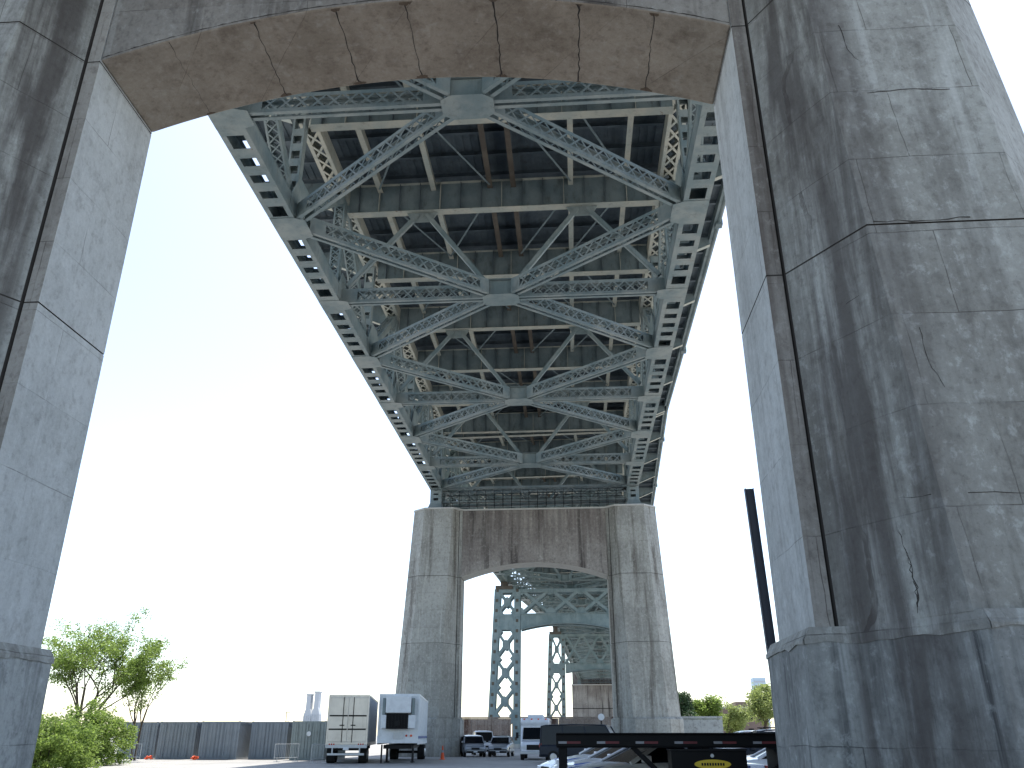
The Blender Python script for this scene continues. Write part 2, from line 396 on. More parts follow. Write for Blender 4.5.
for jx, jw in ((-5.3,.006),(-3.47,.014),(-1.67,.018),(-.14,.014),(1.8,.026),(3.63,.022),(5.19,.014)):
    rr = random.Random(int(jx*10)); n_ = 16; pts = []; w = []
    zs = lambda x: ZS + 1.25*(1-(x/HO)**2)
    for k in range(n_+1):
        y = -1.13 + 2.26*k/n_; x = jx + rr.uniform(-.022,.022)
        pts.append((x, y, zs(x))); e_ = abs(k/n_-.5)*2
        w.append(jw*(.25 + .5*rr.random() + 1.6*max(0, e_-.72)*rr.random()*3))
    crack(pts, w, near, (0,0,-1))
    for ys in (-1, 1):      # broken lip at the edge of each joint
        if rr.random() < .8:
            a = rr.uniform(.05,.16); mb = MB(); m_ = 9
            ring0 = [(jx + a*1.3*math.cos(math.pi*k/m_)*rr.uniform(.6,1), ys*(1.135 - a*.9*math.sin(math.pi*k/m_)*rr.uniform(.5,1))) for k in range(m_+1)]
            mb.add([(x, y, zs(x)-.005) for x, y in ring0], [tuple(range(m_+1))]); mb.build('spall', M['spall'], near)
for yy, w_ in ((-1.177, .022), (1.177, .014)):
    rr = random.Random(int(yy*7)); mb = MB(); pr = None
    for k in range(121):
        x = -6.69 + 13.38*k/120; z = zs(x); ww = w_*rr.uniform(.2, 1.6)
        cur = [Vector((x, yy*1.0012, z+.055)), Vector((x, yy*1.0012, z+.055+ww))]
        if pr: mb.add([pr[0], cur[0], cur[1], pr[1]], [(0,1,2,3)])
        pr = cur
    mb.build('drip_line', M['groove'], near)
def facet(t, z):      # point on the inner chamfer of the near pier's right column
    k = z-3.1; xi = 8.2-.035*k; yf = 3.0-.0555*k
    return (7.07 + t*(xi-7.07), -1.225 - t*(yf-1.225), z)
def jag(pts, seed, n=3, a=.02):
    rr = random.Random(seed); out = [pts[0]]
    for (t0,z0),(t1,z1) in zip(pts, pts[1:]):
        for k in range(1, n+1):
            f = k/n; out.append((t0+(t1-t0)*f + rr.uniform(-a,a)*(f<1), z0+(z1-z0)*f + rr.uniform(-a,a)*(f<1)))
    return out
FN = Vector((-.82, -.57, .02)).normalized()
def facet_crack(pts, wmax, seed, n=3, a=.018):
    p = jag(pts, seed, n, a); rr = random.Random(seed+1); m = len(p)
    crack([facet(t, z) for t, z in p], [wmax*rr.uniform(.35,1)*min(1, .25+i/m*1.1) for i in range(m)], near, FN)
facet_crack([(.62,4.67),(.61,4.45),(.62,4.24),(.63,4.05),(.65,3.88),(.64,3.70),(.66,3.52),(.65,3.36),(.63,3.12)], .016, 3)
facet_crack([(.60,4.68),(.615,4.3),(.63,4.05),(.655,3.85),(.645,3.6)], .012, 15, 3, .012)
facet_crack([(.645,3.55),(.66,3.40),(.64,3.2)], .035, 5, 4, .008)
facet_crack([(.67,4.71),(.80,4.66),(.93,4.64)], .007, 8)
facet_crack([(.62,4.67),(.50,4.71),(.30,4.72)], .005, 9)
facet_crack([(.12,7.6),(.3,7.62),(.42,7.9),(.75,8.0)], .007, 12)
def front_crack(pts, w, seed, s=1):
    p = jag(pts, seed, 4, .02); rr = random.Random(seed)
    crack([(s*x, -(3.0-.0555*(z-3.1)), z) for x, z in p], [w*rr.uniform(.3,1) for _ in p], near, (0,-1,.05))
front_crack([(8.5,4.62),(9.2,4.6),(9.9,4.68)], .007, 20)
front_crack([(8.5,11.9),(9.3,11.95),(9.9,11.9)], .012, 21)
front_crack([(8.1,9.16),(8.9,9.14),(9.6,9.17)], .014, 22)
front_crack([(8.3,13.6),(8.35,13.0),(8.5,12.7)], .008, 23)
front_crack([(8.4,7.2),(8.42,6.6),(8.55,6.2)], .006, 24)

# ------------------------------------------------------------------ laced steel members
def laced(mb, p, q, u, wu, wv, fu='plate', fv='lace', pitch=.6, th=.03, strip=.12, bw=.07, e0=.6, e1=.6):
    """box member p->q; faces at +-u ('plate','lace','batten','strip') and at +-v."""
    p = Vector(p); q = Vector(q); d = q-p; L = d.length; t = d/L
    u = Vector(u); u = (u - t*u.dot(t)).normalized(); v = t.cross(u)
    def face(nrm, side, hn, hs, kind):
        # plane centre offset nrm*hn, half width hs along side
        if kind == 'none': return
        for sg in (1, -1):
            o = nrm*(sg*(hn-th/2))
            if kind == 'plate':
                mb.obox((p+q)/2 + o, t*(L/2), side*(hs - th - .002), nrm*(th/2)); continue
            # corner strips (flange legs)
            for s2 in (1, -1):
                mb.obox((p+q)/2 + o + side*(s2*(hs - strip/2 - .001)), t*(L/2), side*(strip/2), nrm*(th/2))
            if kind == 'strip': continue
            inner = hs - strip*.6
            # end tie plates
            for a, b in ((0, e0), (L-e1, L)):
                if b > a: mb.obox(p + t*((a+b)/2) + o*.98, t*((b-a)/2), side*inner, nrm*(th*.4))
            n = max(1, int(round((L-e0-e1)/pitch))); pp = (L-e0-e1)/n
            for i in range(n):
                a = e0 + i*pp; b = a + pp
                if kind == 'lace':
                    for z in (1, -1):
                        mb.bar(p + t*a + side*(z*inner) + o*(.985 - .02*z), p + t*b - side*(z*inner) + o*(.985-.02*z), nrm, th*.5, bw)
                    
                elif kind == 'single':
                    z = 1 if i % 2 else -1
                    mb.bar(p + t*a + side*(z*inner) + o*.985, p + t*b - side*(z*inner) + o*.985, nrm, th*.5, bw)
                elif kind == 'batten':
                    if i: mb.obox(p + t*a + o*.98, t*(pp*.24), side*inner, nrm*(th*.4))
    face(u, v, wu/2, wv/2, fu)
    face(v, u, wv/2, wu/2, fv)

ZB = 23.6; W = 9.47; CH = .95; CW = 1.05; ZU = 30.55
def make_span(P0, P1, npan, label, lod=0, n_first_odd=True, drop0=False, drop1=True, zlow=21.6):
    P0 = Vector(P0); P1 = Vector(P1); d = P1-P0; L = d.length; rz = math.atan2(d.y, d.x) - math.pi/2
    root = empty('truss_span', (P0.x, P0.y, 0), rz, label, 'bridge span', 'truss spans of the viaduct')
    pl = L/npan; zc = ZB + CH/2; zt = ZU + .45
    X = Vector((1,0,0)); Y = Vector((0,1,0)); Z = Vector((0,0,1))
    S1 = M['steel'] if lod == 0 else M['bent2']; lp = 1.0 if lod == 0 else 1.7
    yn = [pl*i for i in range(npan+1)]
    odd = lambda i: (i % 2 == 0)      # nodes 0,2,4.. are the edge ('odd') nodes of the bracing
    for s in (-1, 1):
        # bottom chord
        mb = MB()
        for e in (-1, 1):
            mb.box((s*W+e*CW/2-.03, -.5, ZB+.025), (s*W+e*CW/2+.03, L+.5, ZB+CH-.025))
            for z0 in (ZB, ZB+CH-.025):
                xa = s*W+e*(CW/2+.06); xb = s*W+e*(CW/2-.17)
                mb.box((min(xa,xb), -.5, z0), (max(xa,xb), L+.5, z0+.025))
        for z0 in (ZB+.004, ZB+CH-.022):
            for i in range(npan):
                nb = 5
                for j in range(1, nb):
                    yc = yn[i] + .95 + (pl-1.9)*(j)/nb
                    mb.box((s*W-.36, yc-.30, z0), (s*W+.36, yc+.30, z0+.018))
            for y in yn:
                mb.box((s*W-.365, max(-.5,y-.98), z0+.001), (s*W+.365, min(L+.5,y+.98), z0+.019))
        mb.build('bottom_chord', S1, root)
        # top chord
        mb = MB()
        laced(mb, (s*W, -.5, zt), (s*W, L+.5, zt), X, .95, .9, 'plate', 'lace', 1.05*lp, .04, .20, .13, .4, .4)
        mb.build('top_chord', M['steel_tan'], root)
        for i, y in enumerate(yn):
            # vertical posts
            mb = MB()
            end = i in (0, npan)
            if not end:
                laced(mb, (s*W, y, ZB+CH+.02), (s*W, y, ZU-.02), X, .62, .46, 'plate', 'lace' if not odd(i) else 'batten', (.42 if not odd(i) else 1.0)*lp, .03, .10, .06, .9, .5)
            else:
                laced(mb, (s*W, y, ZB+CH+.02), (s*W, y, ZU-.02), X, .9, .8, 'plate', 'lace', .7*lp, .03, .14, .08, .9, .5)
            mb.build('vertical_post', S1, root)
        for i in range(npan):
            a, b = (i, i+1) if odd(i) else (i+1, i)
            mb = MB()
            pa = Vector((s*W, yn[a] + (.35 if b > a else -.35), ZB+CH+.05)); pb = Vector((s*W, yn[b] + (-.35 if b > a else .35), ZU-.05))
            laced(mb, pa, pb, X, .66, .5, 'plate', 'lace', .46*lp, .03, .10, .06, .7, .7)
            mb.build('web_diagonal', S1, root)
        # gusset plates on the chord, inner faces
        for i, y in enumerate(yn):
            mb = MB()
            h = 1.5 if odd(i) else .9; wl = 1.5 if odd(i) else .8
            for e in (-1, 1):
                xx = s*W + e*(CW/2+.045)
                mb = MB(); mb.prism([(y-wl, ZB+.12), (y+wl, ZB+.12), (y+wl, ZB+CH), (y+wl*.45, ZB+CH+h), (y-wl*.45, ZB+CH+h), (y-wl, ZB+CH)], xx-.012, xx+.012, 'x')
                mb.build('gusset_plate', S1, root)
        # horizontal gusset where the bracing meets the chord
        for i, y in enumerate(yn):
            mb = MB(); w2 = .88 if odd(i) else .55
            xi = s*(W-CW/2-.5); xo = s*(W+CW/2+.05)
            mb.prism([(xo, y-w2), (s*(W-CW/2-.02), y-w2), (xi, y-w2*.75), (xi, y+w2*.75), (s*(W-CW/2-.02), y+w2), (xo, y+w2)], ZB-.03, ZB-.006, 'z')
            mb.build('bracing_plate', M['steel'], root)
    # bottom laterals + struts + hubs
    for i, y in enumerate(yn):
        if odd(i): continue
        mb = MB()
        for z0 in (ZB-.028, ZB+CH-.02):
            mb.prism([(-1.0,y-.4), (-.6,y-.66), (.6,y-.66), (1.0,y-.4), (1.0,y+.4), (.6,y+.66), (-.6,y+.66), (-1.0,y+.4)], z0, z0+.022, 'z')
        for e in (-1, 1):
            mb.box((e*.62-.02, y-.42, ZB), (e*.62+.02, y+.42, ZB+CH-.03))
            mb.box((-.6, y+e*.42-.02, ZB), (.6, y+e*.42+.02, ZB+CH-.03))
        mb.build('hub_plate', S1, root)
        for s in (-1, 1):
            mb = MB()
            laced(mb, (s*1.0, y, zc-.02), (s*(W-CW/2-.06), y, zc-.02), Z, .86, .46, 'strip', 'lace', .62*lp, .03, .16, .07, .7, .9)
            mb.build('cross_strut', S1, root)
            for dn in (-1, 1):
                if 0 <= i+dn <= npan:
                    mb = MB(); y2 = yn[i+dn]
                    laced(mb, (s*.75, y+dn*.5, zc-.02), (s*(W-CW/2-.25), y2-dn*.55, zc-.02), Z, .86, .5, 'strip', 'lace', .62*lp, .03, .16, .07, .6, .8)
                    mb.build('lateral_brace', S1, root)
    # floor beams
    for i, y in enumerate(yn):
        mb = MB()
        z0, z1 = 29.5, 31.45
        mb.box((-W+.5, y-.02, z0+.03), (W-.5, y+.02, z1), 0)
        mb.box((-W+.5, y-.26, z0), (W-.5, y+.26, z0+.03), 1)
        mb.box((-W+.5, y-.2, z1), (W-.5, y+.2, z1+.03), 1)
        k = 15
        for j in range(k):
            x = -W+.5 + (2*W-1)*(j+.5)/k
            for e in (-1, 1):
                mb.box((x-.015, y+e*.11-.09, z0+.035), (x+.015, y+e*.11+.09, z1-.005), 1 if j%3==1 else 2)
        # tapered outrigger brackets
        for s in (-1, 1):
            mb.prism([(s*(W+.5), 30.0), (s*13.1, 31.3), (s*13.1, z1+.5), (s*(W+.5), z1+.5)], y-.02, y+.02, 'y', 0)
            mb.bar((s*(W+.5), y, 29.99), (s*13.1, y, 31.29), Y, .3, .03, 1)
        mb.build('floor_beam', [M['steel_web'], M['steel_tan'], M['steel_deck']], root)
        # sway bracing W
        if not odd(i):
            for s in (-1, 1):
                mb = MB()
                laced(mb, (s*.75, y, ZB+CH), (s*4.35, y, 29.35), Y, .28, .26, 'plate', 'plate')
                mb.build('sway_brace', M['steel'], root)
                mb = MB()
                laced(mb, (s*4.85, y, 29.35), (s*(W-.8), y, ZB+CH+.2), Y, .28, .26, 'plate', 'plate')
                mb.build('sway_brace', M['steel'], root)
                mb = MB()
                mb.prism([(s*3.7, 29.48), (s*5.5, 29.48), (s*5.15, 28.85), (s*4.05, 28.85)], y-.02, y+.02, 'y')
                mb.build('sway_gusset', M['steel'], root)
    # stringers
    for x, mt in ((-7.15,'steel_tan'), (-4.0,'steel_tan'), (-.68,'steel_rust'), (.68,'steel_rust'), (4.0,'steel_tan'), (7.15,'steel_tan')):
        mb = MB()
        mb.box((x-.02, 0, 31.03), (x+.02, L, 31.88)); mb.box((x-.15, 0, 31.0), (x+.15, L, 31.03))
        for i in range(npan):       # gaps for the floor beams are hidden behind their flange
            pass
        mb.build('stringer', [M[mt]], root)
    # cross ribs and deck
    mb = MB(); nr = npan*4
    for j in range(nr+1):
        y = L*j/nr
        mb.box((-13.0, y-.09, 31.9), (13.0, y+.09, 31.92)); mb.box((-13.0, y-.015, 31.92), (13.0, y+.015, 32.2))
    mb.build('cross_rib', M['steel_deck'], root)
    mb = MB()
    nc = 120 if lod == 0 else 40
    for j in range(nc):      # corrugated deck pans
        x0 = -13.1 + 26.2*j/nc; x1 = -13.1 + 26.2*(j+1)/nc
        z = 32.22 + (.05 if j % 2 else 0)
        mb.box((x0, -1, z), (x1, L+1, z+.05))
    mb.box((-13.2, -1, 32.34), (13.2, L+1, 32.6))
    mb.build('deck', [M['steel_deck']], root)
    # small diagonal rods between stringers
    mb = MB()
    for i in range(npan):
        for xa, xb in ((-7.15,-4.0), (4.0,7.15), (-4.0,-.68), (.68,4.0)):
            if (i + int(xa)) % 2: xa, xb = xb, xa
            mb.bar((xa, yn[i]+.4, 30.98), (xb, yn[i+1]-.4, 30.98), Z, .02, .11)
    mb.build('stringer_bracing', M['steel_web'], root)
    # edge girder, parapet, conduit
    for s in (-1, 1):
        mb = MB(); mb.box((s*13.2-.1, -1, 31.7), (s*13.2+.1, L+1, 33.6)); mb.build('edge_parapet', M['steel_web'], root)
        mb = MB(); mb.tube((s*13.42, -1, 31.75), (s*13.42, L+1, 31.75), .15, n=8)
        
        for j in range(npan*2):
            y = L*(j+.5)/(npan*2); mb.bar((s*13.2, y, 31.8), (s*13.42, y, 31.75), Z, .05, .05)
            mb.box((s*13.42-.22, y-.25, 31.5), (s*13.42+.22, y+.25, 31.9)) if j % 5 == 2 else None
        mb.build('conduit', M['steel_up'], root)
    # end posts and bearings down to the pier heads
    for yy, do in ((0, drop0), (L, drop1)):
        if not do: continue
        for s in (-1, 1):
            mb = MB()
            for e in (-1, 1):
                mb.box((s*W+e*CW/2-.03, yy-.45, zlow+.6), (s*W+e*CW/2+.03, yy+.45, ZB+.02))
                mb.box((s*W-CW/2, yy+e*.45-.02, zlow+.6), (s*W-.24, yy+e*.45+.02, ZB-.04)); mb.box((s*W+.24, yy+e*.45-.02, zlow+.6), (s*W+CW/2, yy+e*.45+.02, ZB-.04))
                for z in (zlow+.6, zlow+1.15, ZB-.4):
                    mb.box((s*W-.25, yy+e*.45-.015, z), (s*W+.25, yy+e*.45+.015, z+.3))
            mb.build('end_post', S1, root)
            mb = MB()
            mb.box((s*W-.85, yy-.75, zlow), (s*W+.85, yy+.75, zlow+.16)); mb.prism([(s*W-.75, zlow+.16), (s*W+.75, zlow+.16), (s*W+.55, zlow+.6), (s*W-.55, zlow+.6)], yy-.55, yy+.55, 'y')
            mb.build('bearing', M['steel_up'], root)
        # end cross frame of light bracing above pier
        mb = MB()
        for z in (zlow+.8, ZB+.2):
            mb.bar((-W+.6, yy, z), (W-.6, yy, z), Y, .25, .2)
        for j in range(10):
            xa = -W+.6 + (2*W-1.2)*j/10; xb = xa + (2*W-1.2)/10
            mb.bar((xa, yy, zlow+.8), (xb, yy, ZB+.2), Y, .06, .12); mb.bar((xa, yy+.05, ZB+.2), (xb, yy+.05, zlow+.8), Y, .06, .12)
        mb.build('end_frame', M['steel_up'], root)
        mb = MB()
        for z in (zlow+.35, zlow+1.0, zlow+1.5):
            mb.tube((-W+.8, yy-1.5, z), (W-.8, yy-1.5, z), .022, n=6)
        for j in range(22):
            x = -W+.8 + (2*W-1.6)*j/21; mb.tube((x, yy-1.5, zlow-.1), (x, yy-1.5, zlow+1.5), .022, n=6)
        mb.build('inspection_rail', M['dark_metal'], root)
    return root

PB = (XC, 77.2, 0); PC = (-1.0, 130, 0); PD = (5.6, 187, 0); PE = (11.5, 370, 0)
make_span((XC-.03, 16.9, 0), PB, 8, 'long blue-green steel truss span directly overhead between the two concrete arched piers')
make_span((XC, 78.4, 0), (PC[0], PC[1]-.8, 0), 7, 'steel truss span seen through the far arch, resting on the nearer laced bent', 1, drop0=True, drop1=False)
make_span((PC[0], PC[1]+.8, 0), (PD[0], PD[1]-.8, 0), 7, 'steel truss span between the two laced steel bents', 1, drop1=False)
make_span((PD[0], PD[1]+.8, 0), PE, 18, 'most distant steel truss span running to the concrete abutment', 1)

# near approach span over and behind the camera: unseen, deck put in for its shading
def near_span():
    root = empty('girder_span', (XC, -50, 0), 0, 'unseen dark steel deck span passing above the foreground pier head', 'bridge span')
    mb = MB(); mb.box((-13.2, 0, 32.3), (13.2, 66.0, 32.6)); mb.build('deck', M['steel_deck'], root)
    for s in (-1, 1):
        mb = MB(); mb.box((s*9.4-.4, 0, 21.6), (s*9.4+.4, 64.2, 22.8)); mb.box((s*9.4-.35, 0, 31), (s*9.4+.35, 64.2, 32)); 
        for j in range(9): mb.box((s*9.4-.3, j*8, 22.8), (s*9.4+.3, j*8+.4, 31))
        mb.build('girder', M['steel'], root)
    mb = MB()
    for j in range(9): mb.box((-9, j*8-.02, 29.5), (9, j*8+.02, 32.2))
    mb.build('floor_beam', M['steel_web'], root)
near_span()

# ------------------------------------------------------------------ laced steel bents
def make_bent(loc, halfw, legw, ztop, zg1, zg0, rise, label, mat, depth=2.2, pitch=4.0):
    root = empty('steel_bent', loc, 0, label, 'bridge bent', 'laced steel bents under the viaduct')
    for s in (-1, 1):
        bat = 1.0
        def xo(z): return s*(halfw + bat*(1 - z/ztop))          # outer edge
        def xi(z): return s*(halfw - legw + .25*bat*(1-z/ztop))
        mb = MB()
        pw = legw*.24
        for dy in (-depth/2, depth/2):
            for fn, sg in ((xo, -1), (xi, 1)):
                a = Vector((fn(0)+sg*s*pw/2, dy, 0)); b = Vector((fn(ztop)+sg*s*pw/2, dy, ztop))
                mb.bar(a, b, (0,1,0), .35, pw)
                z = 1.0
                while z < ztop:     # hand holes, dark rivet plates
                    t = z/ztop; c = a.lerp(b, t)
                    mb.box((c.x-pw*.2, dy-.19, z), (c.x+pw*.2, dy+.19, z+.45), 1); z += 1.5
            z = .3; 
            zb = zg0 - .2
            nn = max(1, round((zb - z)/pitch)); 
            segs = [(z + (zb-z)*j/nn, z + (zb-z)*(j+1)/nn) for j in range(nn)]
            zz = zg1 + .2; n2 = 1
            segs += [(zz + (ztop-.3-zz)*j/n2, zz + (ztop-.3-zz)*(j+1)/n2) for j in range(n2)]
            for si, (za, zc_) in enumerate(segs):
                for q in (0, 1):
                    a = Vector(((xo if q else xi)(za) + (-s if q else s)*pw*.7, dy, za)); b = Vector(((xi if q else xo)(zc_) + (s if q else -s)*pw*.7, dy, zc_))
                    mb.bar(a, b, (0,1,0), .25+.02*q, legw*.10)
                mx = (xo((za+zc_)/2) + xi((za+zc_)/2))/2; zm = (za+zc_)/2; r = legw*.13
                mb.prism([(mx-r,zm-r*.7),(mx,zm-r*1.5),(mx+r,zm-r*.7),(mx+r,zm+r*.7),(mx,zm+r*1.5),(mx-r,zm+r*.7)], dy-.16, dy+.16, 'y')
                # corner gussets
                for zq in (za, zc_):
                    mq = (xo(zq)+xi(zq))/2; hw = abs(xo(zq)-xi(zq))/2 - pw*.8
                    for sg in (1, -1):
                        mb.prism([(mq+sg*hw, zq-r*1.8), (mq+sg*hw*.45, zq), (mq+sg*hw, zq+r*1.8)], dy-.15-.004*(si%2)-.002*(zq==za), dy+.15+.004*(si%2)+.002*(zq==za), 'y')
            mb.box((min(xo(zg0)-s*pw, xi(zg0)+s*pw), dy-.12, zg0), (max(xo(zg0)-s*pw, xi(zg0)+s*pw), dy+.12, zg1))
            mb.box((min(xo(ztop)-s*pw, xi(ztop)+s*pw), dy-.12, ztop-.5), (max(xo(ztop)-s*pw, xi(ztop)+s*pw), dy+.12, ztop))
        # side lacing (fore-aft)
        for fn, sg in ((xo, -1), (xi, 1)):
            z = .5
            while z + 2 < ztop:
                mb.bar((fn(z)+sg*s*.15, -depth/2, z), (fn(z+2)+sg*s*.15, depth/2, z+2), (1,0,0), .08, .22)
                mb.bar((fn(z)+sg*s*.17, depth/2, z), (fn(z+2)+sg*s*.17, -depth/2, z+2), (1,0,0), .08, .22); z += 2
        mb.build('leg', [mat, M['steel_rust']], root)
    # arched plate girder
    xi0 = halfw - legw
    for dy in (-depth/2, depth/2):
        mb = MB(); K = 24
        for k in range(K):
            xa = -xi0 + 2*xi0*k/K; xb = -xi0 + 2*xi0*(k+1)/K
            za = zg0 + rise*(1-abs(xa/xi0)**2); zb_ = zg0 + rise*(1-abs(xb/xi0)**2)
            mb.prism([(xa,za),(xb,zb_),(xb,zg1),(xa,zg1)], dy-.12, dy+.12, 'y')
            mb.bar((xa, dy, za), (xb, dy, zb_), (0,1,0), .7, .08)
        mb.bar((-xi0, dy, zg1), (xi0, dy, zg1), (0,1,0), .7, .1)
        for k in range(1, 9):
            x = -xi0 + 2*xi0*k/9; mb.box((x-.05, dy-.17, zg0+rise*(1-(x/xi0)**2)), (x+.05, dy+.17, zg1))
        mb.build('arched_girder', mat, root)
        mb = MB(); nx = max(3, round(2*xi0/4.2))
        for k in range(nx):
            xa = -xi0 + 2*xi0*k/nx; xb = -xi0 + 2*xi0*(k+1)/nx
            mb.bar((xa, dy, zg1), (xb, dy, ztop), (0,1,0), .25, .42); mb.bar((xa, dy, ztop), (xb, dy, zg1), (0,1,0), .27, .42)
            for xq, zq, sg in ((xa, zg1, 1), (xa, ztop, -1), (xb, zg1, 1), (xb, ztop, -1)):
                mb.prism([(max(-xi0,xq-.9), zq), (min(xi0,xq+.9), zq), (min(xi0,xq+.3), zq+sg*.9), (max(-xi0,xq-.3), zq+sg*.9)], dy-.15-.004*(k%2), dy+.15+.004*(k%2), 'y')
        mb.bar((-xi0, dy, ztop-.25), (xi0, dy, ztop-.25), (0,1,0), .5, .5)
        mb.build('cross_bracing', mat, root)
    for s in (-1, 1):
        mb = MB()
        mb.box((s*W-1.3, -1.4, ztop), (s*W+1.3, 1.4, ztop+.55))
        mb.box((s*W-.5, -1.2, ztop+.55), (s*W+.5, 1.2, ZB-.05))
        mb.build('cap_seat', M['steel_rust'], root)
        mb = MB(); mb.box((s*(halfw-legw*.4)-2.1, -1.7, -.1), (s*(halfw-legw*.4)+2.1, 1.7, .55))
        mb.build('footing', M['conc_cap'], root)
    return root
make_bent(PC, 10.9, 4.0, 22.4, 18.7, 16.4, .9, 'nearer pale blue laced steel bent beyond the far arch', M['bent'])
make_bent(PD, 10.9, 3.5, 21.9, 15.9, 14.0, .7, 'farther laced steel bent, greener and rust-stained', M['bent2'], pitch=4.2)

# abutment
ab = empty('concrete_abutment', (11.5, 371, 0), 0, 'streaked solid concrete abutment at the far end under the last span', 'abutment')
mb = MB(); mb.box((-12.6, -2, 0), (12.6, 3, 21.2)); mb.build('wall', M['conc_far_beam'], ab, bevel=.1)
mb = MB(); mb.box((-12.4, 1.5, 21.6), (12.4, 3, 32.2)); mb.build('back_wall', M['conc_far_beam'], ab)
mb = MB(); mb.box((-12.9, -2.3, 21.2), (12.9, 3.3, 21.6)); 
mb.build('coping', M['conc_cap'], ab)
mb = MB()
for z in (7.5, 12): mb.box((-12.65, -2.1, z), (12.65, -1.98, z+.25))
mb.build('ledge', M['dark_metal'], ab)

# ------------------------------------------------------------------ placing helper
cam_f = 823.; PIT = math.atan(352/cam_f); YAW = math.atan(64/math.hypot(cam_f, 352)); CAMZ = 1.6
def atY(px, Y, z=0):
    """x of a point whose picture column is px near the horizon, at depth Y"""
    hx, hy = -math.sin(YAW), math.cos(YAW); rx, ry = math.cos(YAW), math.sin(YAW)
    py = 740; u = (384-py)/cam_f
    dx = hx*(math.cos(PIT) - u*math.sin(PIT)) + rx*(px-512)/cam_f; dy = hy*(math.cos(PIT) - u*math.sin(PIT)) + ry*(px-512)/cam_f
    return dx*Y/dy

# ------------------------------------------------------------------ low walls
def wall(x0, x1, Y, h, label, mat, caps=True):
    r = empty('low_wall', ((x0+x1)/2, Y, 0), 0, label, 'wall')
    mb = MB(); hw = (x1-x0)/2
    n = max(1, int(hw*2/2.4))
    for k in range(n):
        a = -hw + 2*hw*k/n; b = -hw + 2*hw*(k+1)/n
        mb.box((a+.02, -.25 + random.uniform(-.02,.02), 0), (b-.02, .25, h + random.uniform(-.02,.02)))
    mb.build('wall_panel', mat, r, bevel=.02)
    mb = MB(); mb.box((-hw, -.3, h+.03), (hw, .3, h+.22)); mb.build('coping', mat, r)
    return r
wall(atY(452,118), atY(511,118), 118, 3.7, 'brown rust-streaked wall behind the two silver cars', M['wall'])
wall(atY(512,142), atY(622,142), 142, 4.2, 'rust-streaked wall farther back between the two laced bents', M['wall'])
b = wall(atY(676,78), atY(724,78), 78, 2.95, 'pale grey concrete block wall beside the right foot of the far pier', M['block'])

